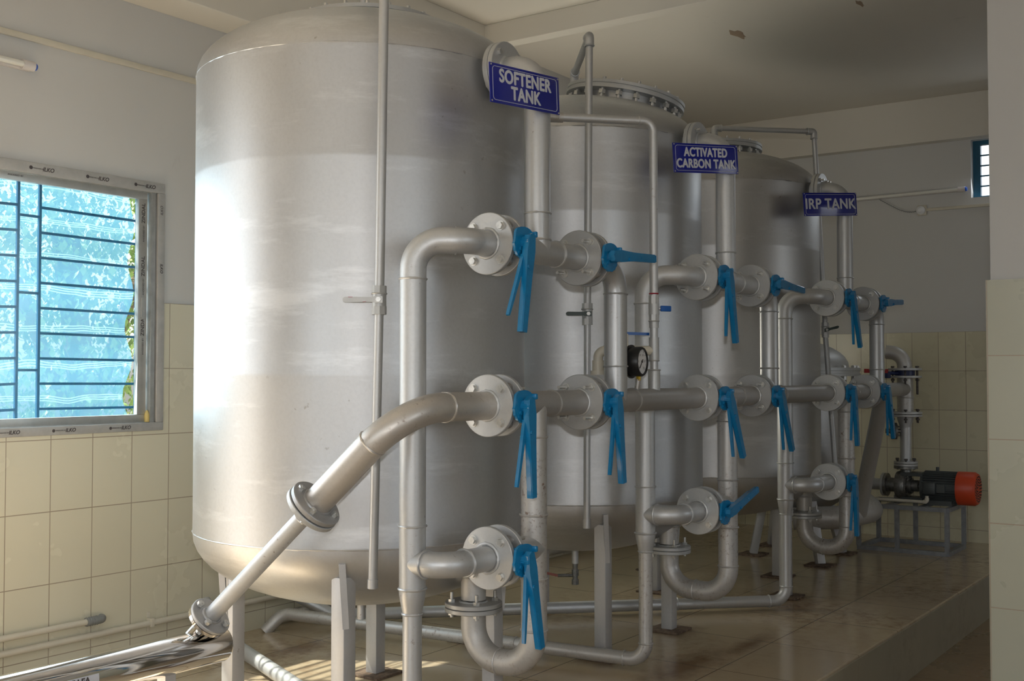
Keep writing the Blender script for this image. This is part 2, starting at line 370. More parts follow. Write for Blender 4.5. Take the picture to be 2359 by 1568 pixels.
# ---------------------------------------------------------------- the room
WL, WB, CZ, STEP, EDGE = 4.38, 9.20, 3.455, -0.278, 1.703
def wall_with_hole(g, axis, c0, c1, a0, a1, z0, z1, holes):
    """slab between c0..c1 on its thin axis; a = long axis; holes = [(a0,a1,z0,z1)]"""
    cuts = sorted({a0, a1, *[h[0] for h in holes], *[h[1] for h in holes]})
    for i in range(len(cuts) - 1):
        u0, u1 = cuts[i], cuts[i+1]; segs = [(z0, z1)]
        for h in holes:
            if h[0] <= u0 and u1 <= h[1]:
                ns = []
                for s0, s1 in segs:
                    if h[2] > s0: ns.append((s0, min(h[2], s1)))
                    if h[3] < s1: ns.append((max(h[3], s0), s1))
                segs = ns
        for s0, s1 in segs:
            if s1 - s0 < 1e-4: continue
            if axis == 'y': g.bx(u0, u1, c0, c1, s0, s1)
            else: g.bx(c0, c1, u0, u1, s0, s1)
    return g
WIN = (1.90, 3.385, 1.04, 2.165); WT = 0.12
HOLES = [WIN, (5.05, 6.45, 1.05, 2.15), (0.15, 1.75, 0.0, 2.6)]  # last two openings are unseen, added and sized for the light they admit
wl = struct('wall_left', wall_with_hole(G(), 'y', WL, WL + WT, -2.5, WB + 0.2, STEP, CZ, HOLES), M_WALL)
struct('tile_cladding', wall_with_hole(G(), 'y', WL - 0.010, WL, -2.5, WB, 0.0, 1.62, HOLES), M_TL, wl)
VENT = (1.30, 2.10, 2.655, 3.105)
wb = struct('wall_back', wall_with_hole(G(), 'x', WB, WB + 0.20, -3.5, WL, STEP, CZ, [VENT]), M_WALL)
struct('tile_cladding', G().bx(WB - 0.010, WB, EDGE - 1.2, WL - 0.01, 0.0, 1.62), M_TB, wb)
struct('wall_right', wall_with_hole(G(), 'y', -3.70, -3.50, -2.5, WB, STEP, CZ, [(0.3, 2.3, 1.2, 2.6), (6.8, 8.4, 1.2, 2.6)]), M_WALL)  # unseen openings, added to go with the side fill lamps
struct('wall_front', wall_with_hole(G(), 'x', -2.70, -2.50, -3.7, WL + 0.2, STEP, CZ, [(0.0, 2.4, 0.5, 2.6)]), M_WALL)  # unseen opening, added to go with the rear fill lamp
struct('ceiling', G().bx(-2.7, WB + 0.2, -3.7, WL + 0.2, CZ, CZ + 0.15), M_CEIL)
struct('trim_1', G().bx(5.62, 5.72, -3.5, WL, 3.32, CZ, bev=0.004), M_CEIL)              # cross beam
struct('trim_2', G().bx(WB - 0.10, WB, -3.5, WL, 3.11, CZ, bev=0.004), M_CEIL)           # back wall beam
struct('trim_3', G().bx(-2.5, 5.62, WL - 0.24, WL, 2.985, CZ, bev=0.004), M_CEIL)         # left wall beam
fl = struct('floor', G().bx(-2.5, WB, EDGE, WL, STEP, 0.0, bev=0.006), M_FL)
struct('step_riser', G().bx(-2.5, WB, EDGE - 0.008, EDGE, STEP, -0.012), M_TS, fl)
struct('lower_floor', G().bx(-2.7, WB + 0.2, -3.7, WL + 0.2, STEP - 0.1, STEP), M_FLL, fl)
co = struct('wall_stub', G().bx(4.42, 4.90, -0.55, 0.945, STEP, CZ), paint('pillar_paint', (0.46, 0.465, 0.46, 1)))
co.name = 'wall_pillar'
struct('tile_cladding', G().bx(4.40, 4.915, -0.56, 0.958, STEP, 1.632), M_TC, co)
# small recess lines of paint damage on the ceiling are part of the ceiling paint
g = G()
for x, y, rx, ry in ((6.70, 2.93, 0.10, 0.035), (6.10, 2.42, 0.07, 0.02), (6.55, 2.10, 0.06, 0.015)):
    pts = [(rx * math.cos(t) * (1 + 0.25 * math.sin(5 * t)), ry * math.sin(t) * (1 + 0.3 * math.cos(3 * t))) for t in [i * PI / 12 for i in range(24)]]
    g.prism(pts, (x, y, CZ - 0.0006), (1, 0, 0), (0, 1, 0), 0.001)
struct('peeled_patch', g, plain('peeled_brown', (0.36, 0.27, 0.19, 1), 0.9), bpy.data.objects['ceiling'])

# window 1: sliding aluminium window in the left wall
win = thing('window_1', (WIN[0], WL, WIN[2]), '', ''); del win['label']; del win['category']; win['kind'] = 'structure'
y0 = WL - 0.018
g = G(); fw = 0.047; x0, x1, z0, z1 = WIN[0] - 0.015, WIN[1] + 0.015, WIN[2] - 0.012, WIN[3] + 0.012
g.bx(x0, x1, y0, WL + 0.01, z1 - fw, z1, 0.003); g.bx(x0, x1, y0, WL + 0.01, z0, z0 + fw * 0.8, 0.003)
g.bx(x0, x0 + fw, y0, WL + 0.01, z0 + fw * 0.8, z1 - fw, 0.003); g.bx(x1 - fw * 0.85, x1, y0, WL + 0.01, z0 + fw * 0.8, z1 - fw, 0.003)
g.put('window_frame', M_ALUD, win)
g = G()
for dx, dy in ((0.0, 0.012), (0.016, 0.030), (0.032, 0.048)):
    g.bx(x1 - 0.058 - dx * 0.45, x1 - 0.050 - dx * 0.45, WL - 0.012, WL + 0.10, z0 + 0.03, z1 - 0.03)
g.bx(x0 + 0.03, x1 - 0.04, WL + 0.0, WL + 0.10, z0 + 0.028, z0 + 0.042); g.bx(x0 + 0.03, x1 - 0.04, WL + 0.0, WL + 0.10, z1 - 0.05, z1 - 0.036)
g.put('window_track', M_ALU, win)
SX = 3.318
sash = G()
sash.bx(SX - 0.048, SX, WL + 0.005, WL + 0.03, z0 + 0.075, z1 - 0.082, 0.002); sash.bx(WIN[0], SX, WL + 0.005, WL + 0.03, z0 + 0.035, z0 + 0.075, 0.002)
sash.bx(WIN[0], SX, WL + 0.005, WL + 0.03, z1 - 0.082, z1 - 0.042, 0.002); sash.bx(2.56, 2.60, WL + 0.005, WL + 0.03, z0 + 0.04, z1 - 0.05, 0.002) if False else None
sash.bx(WIN[0], WIN[0] + 0.045, WL + 0.005, WL + 0.03, z0 + 0.075, z1 - 0.082, 0.002)
sash = sash.put('sash', plain('sash_aluminium', (0.46, 0.46, 0.44, 1), 0.4, 0.6, var=0.1, scale=15), win)
G().bx(WIN[0] + 0.03, SX - 0.04, WL + 0.016, WL + 0.019, z0 + 0.06, z1 - 0.06).put('pane', M_GLASS, sash, True)
G().bx(SX - 0.030, SX - 0.006, WL + 0.001, WL + 0.006, 1.54, 1.64).bx(SX - 0.019, SX - 0.012, WL - 0.001, WL + 0.002, 1.575, 1.60).put('latch', M_ALU, sash)
G().lathe([(0.001, 0), (0.012, 0.0), (0.013, 0.03), (0.006, 0.05), (0.001, 0.055)], (SX + 0.003, WL + 0.001, z0 + 0.04), segs=10).put('putty_lump', plain('putty', (0.55, 0.42, 0.15, 1), 0.7), win)
Rw = Matrix(((1, 0, 0, 0), (0, 0, -1, 0), (0, 1, 0, 0), (0, 0, 0, 1)))       # text on the wall facing the room (-Y)
def wtext(t, x, z, size, rot=0.0, y=y0 - 0.0006, **k):
    return text_mesh(t, size, M_INK, Matrix.Translation((x, y, z)) @ Rw @ Matrix.Rotation(rot, 4, 'Z'), win, 'frame_lettering', ext=0.0003, **k)
def wlogo(x, z, r=0.009):
    g = G()
    g.prism([(r * math.cos(t), r * math.sin(t)) for t in [i * PI / 8 for i in range(16)]], (x, y0 - 0.0004, z), (1, 0, 0), (0, 0, 1), 0.0004)
    g.put('logo_mark', M_INK, win)
for px, x in ((0, 2.72), (1, 2.99), (2, 3.24)):
    wtext('ILKO', x + 0.075, z1 - 0.024, 0.024, bold=0.0006, italic=0.25); wlogo(x - 0.005, z1 - 0.023, 0.008); wtext('WINDOWS BY', x + 0.028, z1 - 0.024, 0.0075)
for x in (2.58, 2.84, 3.12):
    wtext('ILKO', x + 0.075, z0 + 0.019, 0.022, bold=0.0006, italic=0.25); wlogo(x - 0.005, z0 + 0.019, 0.007); wtext('WINDOWS BY', x + 0.028, z0 + 0.019, 0.0075)
wtext('ILKO', x1 - 0.02, 1.78, 0.020, rot=-PI/2, bold=0.0005, italic=0.25); wtext('ILKO', x1 - 0.02, 2.05, 0.020, rot=PI/2, italic=0.25)
for z in (1.98, 1.735, 1.46):
    wtext('ZINDAL', SX - 0.022, z + 0.05, 0.026, rot=PI/2, y=WL + 0.0044, bold=0.0003); wtext('ANODISED BY', SX - 0.020, z - 0.045, 0.012, rot=PI/2, y=WL + 0.0044)
wtext('ANODISED BY', 2.66, z1 - 0.062, 0.011, y=WL + 0.0044)

# added window out of view behind the tanks; frosted pane spreads the sun
w3 = thing('added_window_3', (5.05, WL, 1.05), '', ''); del w3['label']; del w3['category']; w3['kind'] = 'structure'
def frosted():
    m, nt, b = new('frosted_glass'); nt.nodes.remove(b); t = nt.nodes.new('ShaderNodeBsdfTranslucent'); t.inputs[0].default_value = (0.30, 0.36, 0.38, 1)
    nt.links.new(t.outputs[0], nt.nodes['Material Output'].inputs[0]); return m
G().bx(5.05, 6.45, WL + 0.04, WL + 0.045, 1.05, 2.15).put('pane', frosted(), w3, True)
g = G()
for q in ((5.05, 6.45, 1.05, 1.09), (5.05, 6.45, 2.11, 2.15), (5.05, 5.09, 1.09, 2.11), (6.41, 6.45, 1.09, 2.11)): g.bx(q[0], q[1], WL, WL + 0.03, q[2], q[3])
g.put('window_frame', M_ALU, w3)

# blue steel grille and blue net outside the window
gy = WL + 0.085
g = G(); GZ0, GZ1 = 1.02, 2.19
for x in (2.33, 2.43, 2.722, 2.823, 3.320): g.bar((x, gy, GZ0), (x, gy, GZ1), 0.012, 0.012)
for x in (1.93, 3.375): g.bar((x, gy, GZ0), (x, gy, GZ1), 0.012, 0.012)
zs = [2.115 - i * 0.1085 for i in range(10)]
for z in zs:
    g.bar((2.823, gy, z), (3.320, gy, z - 0.004), 0.011, 0.011); g.bar((2.43, gy, z - 0.01), (2.722, gy, z), 0.011, 0.011); g.bar((1.93, gy, z), (2.33, gy, z), 0.011, 0.011)
for z in (1.965, 1.635, 1.305):
    g.bar((2.722, gy, z), (2.823, gy, z), 0.011, 0.011); g.bar((2.33, gy, z), (2.43, gy, z), 0.011, 0.011)
for z in (2.0, 1.72, 1.45, 1.18): g.bar((3.32, gy, z), (3.39, gy, z), 0.011, 0.011)
tag(g.put('window_grille', M_GRILLE), 'blue painted steel bar grille outside the sliding window', 'grille')
bm = bmesh.new(); nx, nz = 40, 30; rnd = random.Random(3); vv = []
for j in range(nz + 1):
    for i in range(nx + 1):
        x = 1.6 + 1.725 * i / nx + (0.02 * math.sin(j * 0.9) if i == nx else 0); z = 0.95 + 1.35 * j / nz
        vv.append(bm.verts.new((x, gy + 0.060 + 0.012 * math.sin(x * 9 + z * 3) + 0.006 * math.sin(z * 17), z)))
for j in range(nz):
    for i in range(nx): a = j * (nx + 1) + i; bm.faces.new((vv[a], vv[a+1], vv[a+nx+2], vv[a+nx+1]))
g = G(); g.bm.free(); g.bm = bm
tag(g.put('insect_net', M_NET), 'translucent blue net with pale triple threads hung behind the window grille', 'net')

# outside: ground and a sunlit tree seen through the net
struct('ground', G().bx(-8, 22, WL + 0.2, 22, -1.3, -0.9), M_SOIL)
tr = thing('leafy_tree', (5.4, 8.0, -0.9), 'green leafy tree outside the left window, seen blurred through the blue net', 'tree')
g = G(); g.path([(5.4, 8.0, -0.9), (5.5, 8.0, 0.8), (5.35, 8.1, 2.4)], 0.11, [0.5], 10); g.path([(5.5, 8.0, 0.9), (6.2, 8.3, 2.2)], 0.06, [], 8); g.path([(5.45, 8.0, 0.7), (4.8, 7.9, 2.0)], 0.05, [], 8)
g.put('trunk', M_BARK, tr)
rnd = random.Random(5); bm = bmesh.new()
for k in range(13000):
    cx, cz, rr = rnd.choice(((5.4, 1.7, 1.2), (6.3, 1.2, 1.1), (4.6, 1.0, 1.1), (5.9, 2.6, 1.0), (4.9, 2.4, .9)))
    v = V3((rnd.gauss(0, 1), rnd.gauss(0, 1), rnd.gauss(0, 1))).normalized() * rr * rnd.random() ** 0.4
    c = V3((cx, 8.2, cz)) + v; q = Matrix.Rotation(rnd.uniform(0, 6.3), 3, 'Z') @ Matrix.Rotation(rnd.uniform(0, 3.1), 3, 'X'); s = rnd.uniform(0.022, 0.055)
    bm.faces.new([bm.verts.new(c + q @ V3(p) * s) for p in ((-0.5, 0, 0), (0, 0.9, 0.1), (0.5, 0, 0), (0, -0.9, 0.1))])
g = G(); g.bm.free(); g.bm = bm; f = g.put('foliage', M_LEAF, tr, True); f['kind'] = 'stuff'

# window 2: small barred opening high in the back wall
w2 = thing('window_2', (WB, VENT[0], VENT[2]), '', ''); del w2['label']; del w2['category']; w2['kind'] = 'structure'
g = G(); f = 0.035; a0, a1, b0, b1 = VENT
for q in ((a0, a1, b0, b0 + f * 0.5), (a0, a1, b1 - f, b1), (a0, a0 + f, b0 + f * 0.5, b1 - f), (a1 - f - 0.02, a1, b0 + f * 0.5, b1 - f)): g.bx(WB + 0.07, WB + 0.11, q[0], q[1], q[2], q[3])
for i in range(1, 5): z = b0 + 0.015 + (b1 - b0 - 0.05) * i / 5; g.bx(WB + 0.08, WB + 0.095, a0, a1, z - 0.005, z + 0.005)
g.bx(WB + 0.08, WB + 0.095, 1.66, 1.68, b0, b1)
g.put('window_bars', plain('teal_bars', lin('#155a78'), 0.4), w2)

# ---------------------------------------------------------------- tanks
Z0, Z1 = 0.69, 2.425
R = 0.64
def tank(cx, cy, mat, label, legs, hatch, vent_c, sgn):
    t = thing('storage_tank', (cx, cy, 0), label, 'tank', 'silver pressure tanks in a row')
    bt, tp = 0.28, 0.25; prof = []
    for i in range(15): a = PI/2 * i / 14; prof.append((R * math.sin(a), Z0 - bt * math.cos(a)))
    prof += [(R + 0.0005, Z0 + 0.006), (R, Z0 + 0.014), (R, 1.28), (R + 0.0006, 1.286), (R, 1.292), (R, 2.03), (R + 0.0006, 2.036), (R, 2.042), (R, Z1 - 0.014), (R + 0.0005, Z1 - 0.006)]
    for i in range(15): a = PI/2 * i / 14; prof.append((R * math.cos(a), Z1 + tp * math.sin(a)))
    G().lathe(prof, (cx, cy, 0), segs=96).put('tank_shell', mat, t)
    g = G(); g.torus((cx, cy, Z0 + 0.004), (0, 0, 1), R - 0.0005, 0.0030, 160, 6, 0.5, 7); g.put('weld_seam', mat, t); g = G(); g.torus((cx, cy, Z1 - 0.004), (0, 0, 1), R - 0.0012, 0.0026, 160, 6, 0.5, 9); g.put('weld_seam', mat, t)
    # manhole: neck, two flanges with a ring of bolts, lid
    hx, hy = cx + hatch[0], cy + hatch[1]
    ax = V3((0, 0, 1)); hz = 2.755
    if len(hatch) > 2: ax = (V3((0, 0, 1)) + V3((hatch[0], hatch[1], 0)).normalized() * math.tan(math.radians(hatch[2]))).normalized(); hz = 2.715
    ho = V3((hx, hy, hz)) - ax * 2.755; e1, e2 = G().frame(ax)
    mh = G().lathe([(0.26, 2.48), (0.245, 2.66), (0.245, 2.715)], ho, ax, segs=48).put('manhole_neck', mat, t)
    G().lathe([(0.235, 2.708), (0.305, 2.708), (0.305, 2.724), (0.300, 2.726), (0.300, 2.730), (0.305, 2.732), (0.305, 2.747), (0.0, 2.755)], ho, ax, segs=56).put('manhole_lid', M_FLAN, mh)
    for k in range(20):
        a = 2 * PI * k / 20 + 0.1; p = ho + (e1 * math.cos(a) + e2 * math.sin(a)) * 0.278
        G().cyl(p + ax * 2.650, p + ax * 2.764, 0.009, segs=8).cyl(p + ax * 2.680, p + ax * 2.700, 0.018, segs=6).put('bolt', M_BOLT, mh)
    for i, (lx, ly) in enumerate(legs):
        x, y = cx + lx, cy + ly; rr = math.hypot(lx, ly); zt = Z0 - bt * math.sqrt(max(0.02, 1 - (min(rr, 0.62) / R) ** 2)) + 0.02
        lg = G().bx(x - 0.030, x + 0.030, y - 0.030, y + 0.030, 0.010, zt, bev=0.004).put('leg', M_LEG, t)
        G().bx(x - 0.085, x + 0.085, y - 0.085, y + 0.085, 0.0, 0.011, bev=0.002).put('base_plate', M_RUST, lg)
        d = V3((lx, ly, 0)).normalized()
        G().bar(V3((x, y, zt + 0.05)) + d * 0.048, V3((x, y, zt - 0.17)) + d * 0.034 + V3((d.y, -d.x, 0)) * -0.012, 0.010, 0.022, math.atan2(d.y, d.x)).put('gusset', M_LEG, lg)
    if t.name == 'storage_tank':
        x, y = cx - 0.450, cy + 0.225
        G().prism([(-0.032, 0.30), (-0.032, 0.43), (-0.15, 0.66), (-0.10, 0.66), (-0.02, 0.56), (0.0, 0.42)], (x, y, 0.12), (1, 0, 0), (0, 0, 1), 0.008).put('corner_plate', M_LEG, t)
    g = G().cyl((cx, cy, 0.33), (cx, cy, 0.43), 0.017, segs=14)
    g.put('drain_stub', M_PIPE, t)
    return t
LT = [(-0.470, -0.350), (-0.450, 0.225), (0.270, -0.440), (0.363, 0.249)]
L2 = [(-0.425, -0.413), (-0.500, 0.280), (0.250, -0.400), (0.300, 0.400)]
L3 = [(-0.270, -0.560), (-0.560, 0.137), (0.330, -0.273), (0.100, 0.500)]
T1, T2, T3 = (3.325, 3.05), (4.914, 3.05), (6.593, 3.05)
tank(*T1, M_TANK, 'nearest and tallest-looking silver tank, behind the softener tank sign', LT, (0.19, 0.15), None, 0)
tank(*T2, M_TANK2, 'middle silver tank with bolted manhole, behind the activated carbon tank sign', L2, (0.15, -0.22, 11), None, 0)
tank(*T3, M_TANK3, 'farthest silver tank of the row, behind the IRP tank sign', L3, (0.10, 0.05), None, 0)

# ---------------------------------------------------------------- pipework
V0, RP, RR = 2.217, 0.0455, 0.0430
ZT, ZM, ZB = 1.72, 1.183, 0.682
FR, FT, GAP = 0.1035, 0.018, 0.046
def flange(parent, c, axis, r=FR, t=FT, pipe_r=RP, side=1, name='flange', m=None):
    """disc from c along axis by t; weld bead on the far side given by side"""
    c, a = V3(c), V3(axis).normalized(); g = G()
    g.lathe([(pipe_r * 0.6, 0), (r - 0.002, 0), (r, 0.002), (r, t - 0.002), (r - 0.002, t), (pipe_r * 0.6, t)], c, a, 48)
    wp = c + a * (t if side > 0 else 0)
    g.torus(wp, a, pipe_r + 0.002, 0.006, 30, 8, 0.3, int(abs(c.x * 100)))
    return g.put(name, m or M_FLAN, parent)
def bead(g, c, axis, r=RP, s=0.0038): g.torus(c, axis, r + 0.0005, s, 34, 6, 0.35, int(abs(c[0] + c[2]) * 1000) % 97)

def hexnut(g, c, axis, r=0.0125, h=0.011):
    c, a = V3(c), V3(axis).normalized(); return g.cyl(c, c + a * h, r, segs=6)

# --- butterfly valve built once at its own origin, pipe axis X, stem toward -Y, lever hanging down
def make_valve():
    t = thing('butterfly_valve', (0, 0, 0), 'x', 'valve')
    g = G().lathe([(0.040, -GAP/2), (0.064, -GAP/2), (0.068, -GAP/2 + 0.006), (0.068, GAP/2 - 0.006), (0.064, GAP/2), (0.040, GAP/2)], (0, 0, 0), (1, 0, 0), 36)
    for k in range(4):
        a = PI/4 + k * PI/2; g.torus((0, 0.079 * math.cos(a), 0.079 * math.sin(a)), (1, 0, 0), 0.0135, 0.0065, 16, 8)
    g.put('valve_body', M_WAFER, t)
    g = G().cyl((0, -0.055, 0), (0, -0.112, 0), 0.017, 0.020, 16).box((0, -0.090, 0), (0.026, 0.030, 0.075), bev=0.006).put('neck', M_BLUE, t)
    # notch plate: rounded plate with toothed lower edge and a raised hook
    pts = []
    for i in range(9): a = PI - i * PI / 8; pts.append((0.040 * math.cos(a) + 0.004, 0.030 + 0.022 * math.sin(a)))
    pts += [(0.046, 0.000)]
    for i in range(15): a = -i * PI / 14; r = 0.048 - (0.003 if i % 2 else 0); pts.append((0.044 * math.cos(a) * r / 0.048, -0.008 + r * math.sin(a)))
    pts += [(-0.040, 0.000)]
    pts = [(px * 1.22, pz) for px, pz in pts]
    np_ = G().prism(pts, (0, -0.115, 0), (1, 0, 0), (0, 0, 1), 0.009)
    np_.box((0.054, -0.124, 0.030), (0.014, 0.024, 0.020), bev=0.004); np_.cyl((-0.018, -0.112, -0.022), (-0.018, -0.124, -0.022), 0.007, segs=10); np_.cyl((-0.026, -0.110, -0.034), (-0.026, -0.122, -0.034), 0.005, segs=8)
    np_.put('notch_plate', M_BLUE, t)
    lv = G(); lv.cyl((0, -0.118, 0), (0, -0.150, 0), 0.0215, segs=6)
    # tapering lever, thick at the hub
    prof = [(-0.016, 0.020), (0.004, 0.030), (0.022, 0.022), (0.025, -0.03), (0.019, -0.12), (0.0165, -0.292), (0.012, -0.300), (-0.012, -0.300), (-0.0155, -0.292), (-0.0145, -0.12), (-0.020, -0.03)]
    lv.prism(prof, (0, -0.141, 0), (1, 0, 0), (0, 0, 1), 0.022)
    bmesh.ops.bevel(lv.bm, geom=[e for e in lv.bm.edges if e.calc_length() > 0.03], offset=0.003, segments=2, affect='EDGES')
    lv.cyl((0, -0.150, -0.18), (0, -0.1535, -0.18), 0.004, segs=8); lv.cyl((-0.008, -0.150, -0.085), (-0.008, -0.157, -0.085), 0.007, segs=10)
    lv = lv.put('lever', M_BLUE, t, origin=(0, 0, 0))
    q = Matrix.Rotation(math.radians(16), 3, 'Y')
    g = G().prism([(-0.008, 0.0), (0.008, 0.0), (0.008, -0.10), (0.0055, -0.205), (0.004, -0.220), (-0.004, -0.220), (-0.005, -0.205), (-0.006, -0.10)], (0, 0, 0), (1, 0, 0), (0, 0, 1), 0.012)
    bmesh.ops.transform(g.bm, matrix=Matrix.Translation((-0.010, -0.130, -0.045)) @ q.to_4x4(), verts=g.bm.verts)
    g.put('latch_lever', M_BLUE, lv)
    for k in range(4):
        a = PI/4 + k * PI/2; y, z = 0.079 * math.cos(a), 0.079 * math.sin(a); e = GAP/2 + FT
        g = G().cyl((-e - 0.010, y, z), (e + 0.052, y, z), 0.0062, segs=10)
        g.cyl((-e - 0.0115, y, z), (-e, y, z), 0.0125, segs=6).cyl((e, y, z), (e + 0.011, y, z), 0.0125, segs=6)
        g.cyl((-e - 0.002, y, z), (-e, y, z), 0.016, segs=16).cyl((e, y, z), (e + 0.002, y, z), 0.016, segs=16)
        g.put('bolt', M_BOLT, t)
    return t
VALVE = make_valve(); vused = [0]
def valve(u, z, ang, label, studs_left=False):
    t = VALVE if not vused[0] else copy_tree(VALVE)
    vused[0] = 1
    t.location = (u + FT + GAP/2, V0, z); t['_base'] = tuple(t.location); t['label'] = label; t['group'] = 'blue lever butterfly valves on the manifolds'
    for ch in t.children:
        if ch.name.startswith('lever'):
            ch.rotation_euler = (0, -math.radians(ang), 0)
            if ang > 60:                                    # an open valve's latch lies along its lever
                for l in ch.children: l.matrix_local = Matrix.Translation((0.010, 0.012, 0)) @ Matrix.Translation((-0.010, 0, -0.045)) @ Matrix.Rotation(math.radians(-16), 4, 'Y') @ Matrix.Translation((0.010, 0, 0.045))
        elif ch.name.startswith('bolt') and studs_left: ch.rotation_euler = (0, 0, PI)
    return t
GR = [dict(u=3.325, a=3.022, b=3.590, r=2.813, d=3.875, dr=3.300), dict(u=4.914, a=4.596, b=5.193, r=4.380, d=5.430, dr=4.920), dict(u=6.593, a=6.268, b=6.905, r=5.998, d=7.185, dr=6.590)]
W = 2 * FT + GAP

# valves (order: nearest first)
# the prototype must be unused before copies are taken, so remember the first placement last
spec = [
 (3.022, ZT, -8, 'butterfly valve with hanging blue lever, top row of the nearest manifold', False),
 (3.590, ZT, 93, 'butterfly valve whose blue lever points right, just right of the softener down pipe', True),
 (3.022, ZM, 3, 'butterfly valve with hanging blue lever where the diagonal pipe joins the header', False),
 (3.599, ZM, 7, 'butterfly valve with hanging blue lever below left of the pressure gauge, middle row', True),
 (3.022, ZB, 12, 'butterfly valve with hanging blue lever, lowest one on the nearest manifold', False),
 (4.596, ZT, 12, 'butterfly valve with hanging blue lever directly under the activated carbon down pipe', True),
 (5.193, ZT, 88, 'butterfly valve with right-pointing lever, just right of the activated carbon down pipe', True),
 (4.596, ZM, 27, 'butterfly valve with slanted hanging lever, left one of the second manifold middle row', False),
 (5.193, ZM, 26, 'butterfly valve with slanted hanging lever, right one of the second manifold middle row', True),
 (4.596, ZB, 105, 'butterfly valve with blue lever raised up to the right, bottom of second manifold', False),
 (6.268, ZT, 22, 'butterfly valve with hanging blue lever under the IRP tank down pipe', False),
 (6.905, ZT, 94, 'farthest top row butterfly valve, lever pointing right in front of the white wall', True),
 (6.268, ZM, 9, 'butterfly valve with hanging lever, left one of the farthest manifold middle row', True),
 (6.905, ZM, 18, 'butterfly valve with hanging lever and green body edge, last of the middle row', True),
 (6.268, ZB, 5, 'butterfly valve with hanging blue lever, lowest of the farthest manifold', False)]
for sp in spec: valve(*sp)

X = (1, 0, 0); NX = (-1, 0, 0); Z = (0, 0, 1)
def nozzle_pipe(i, q, label):
    """tank nozzle -> elbow -> down pipe -> tee in the top row"""
    t = thing('down_pipe', (q['u'], V0, ZT), label, 'pipe', 'silver down pipes from the tank tops'); nz = 2.385; u = q['u']
    g = G().path([(u, 2.345, nz), (u, V0, nz), (u, V0, ZT)], RP, [0.105], 32, 12); bead(g, (u, V0, ZT + 0.135), Z); bead(g, (u, V0, nz - 0.108), Z, RP, 0.0025)
    bead(g, (u, V0, ZT + RP * 0.9), Z, RP * 0.98, 0.0045)
    g.put('pipe', M_PIPE, t)
    g = G().cyl((q['a'] + W - 0.001, V0, ZT), (q['b'] + 0.001, V0, ZT), RP, segs=32)
    for x in (u - 0.115, u + 0.115): bead(g, (x, V0, ZT), X)
    g.put('tee_run', M_PIPE, t)
    flange(t, (q['a'] + W - FT, V0, ZT), X, side=1); flange(t, (q['b'], V0, ZT), X, side=-1)
    flange(t, (u, 2.345, nz), (0, 1, 0), side=-1, t=0.020)
    nzf = flange(t, (u, 2.367, nz), (0, 1, 0), side=1, t=0.020, name='nozzle_flange')
    g = G().cyl((u, 2.385, nz), (u, 2.50, nz), RP, segs=32); g.torus((u, 2.41, nz), (0, 1, 0), RP + 0.004, 0.008, 30, 8, 0.3); g.put('nozzle', M_PIPE, t)
    for k in range(4):
        a = PI/4 + k * PI/2; x, z = u + 0.079 * math.cos(a), nz + 0.079 * math.sin(a)
        G().cyl((x, 2.318 if i else 2.338, z), (x, 2.400, z), 0.006, segs=10).cyl((x, 2.334, z), (x, 2.345, z), 0.0125, segs=6).cyl((x, 2.387, z), (x, 2.398, z), 0.0125, segs=6).put('bolt', M_BOLT, t)
    return t
for i, (q, l) in enumerate(zip(GR, ('silver down pipe below the softener tank sign', 'silver down pipe below the activated carbon tank sign', 'silver down pipe below the IRP tank sign'))): nozzle_pipe(i, q, l)

def cross_pipe(i, q, label):
    """second top valve -> elbow -> down into the middle header, header run to the next group"""
    t = thing('header_pipe', (q['d'], V0, ZM), label, 'pipe', 'middle header pipe sections')
    d = q['d']
    g = G().path([(q['b'] + W - 0.001, V0, ZT), (d, V0, ZT), (d, V0, ZM)], RP, [0.115], 32, 12); bead(g, (d, V0, ZT - 0.118), Z); bead(g, (d, V0, ZM + 0.135), Z)
    g.put('connecting_pipe', M_PIPE, t)
    if i < 2:
        n = GR[i+1]; g = G().cyl((q['b'] + W + 0.008, V0, ZM), (n['a'] + 0.001, V0, ZM), RP, segs=32); bead(g, (d + 0.13, V0, ZM), X); bead(g, (d - 0.10, V0, ZM), X)
        g.put('header_run', M_HEAD, t); flange(t, (n['a'], V0, ZM), X, side=-1)
    flange(t, (q['b'] + W - FT, V0, ZT), X, side=1); flange(t, (q['b'] + W - FT + 0.009, V0, ZM), X, side=1)
    return t
lab = ('header section carrying the pressure gauge between the first and second manifolds', 'dark header section between the second and farthest manifolds', 'last header section with slanting pipe down to the floor behind the manifolds')
H = [cross_pipe(i, q, l) for i, (q, l) in enumerate(zip(GR, lab))]
# far end: header run on to the pump riser and the slanting suction pipe
t = H[2]
g = G().path([(6.905 + W, V0, ZM), (7.32, V0, ZM), (7.733, 2.50, 0.435), (7.78, 2.53, 0.33)], 0.050, [0.13, 0.05], 28, 12); g.put('slanting_pipe', M_PIPE, t)
g = G().path([(7.20, V0 + 0.02, ZM), (8.36, 2.448, ZM - 0.005), (8.60, 2.448, ZM - 0.005)], 0.050, [0.4], 28); g.put('link_pipe', M_HEAD, t)
g = G().path([(7.50, 2.90, 0.30), (7.62, 2.62, 0.315), (7.98, 2.50, 0.33), (8.25, 2.62, 0.34), (8.28, 2.78, 0.42), (8.28, 2.78, 0.50)], 0.078, [0.10, 0.3, 0.12, 0.05], 28); g.put('floor_elbow_pipe', M_PIPER, t)
flange(t, (8.28, 2.78, 0.50), Z, r=0.12, pipe_r=0.078, side=-1)

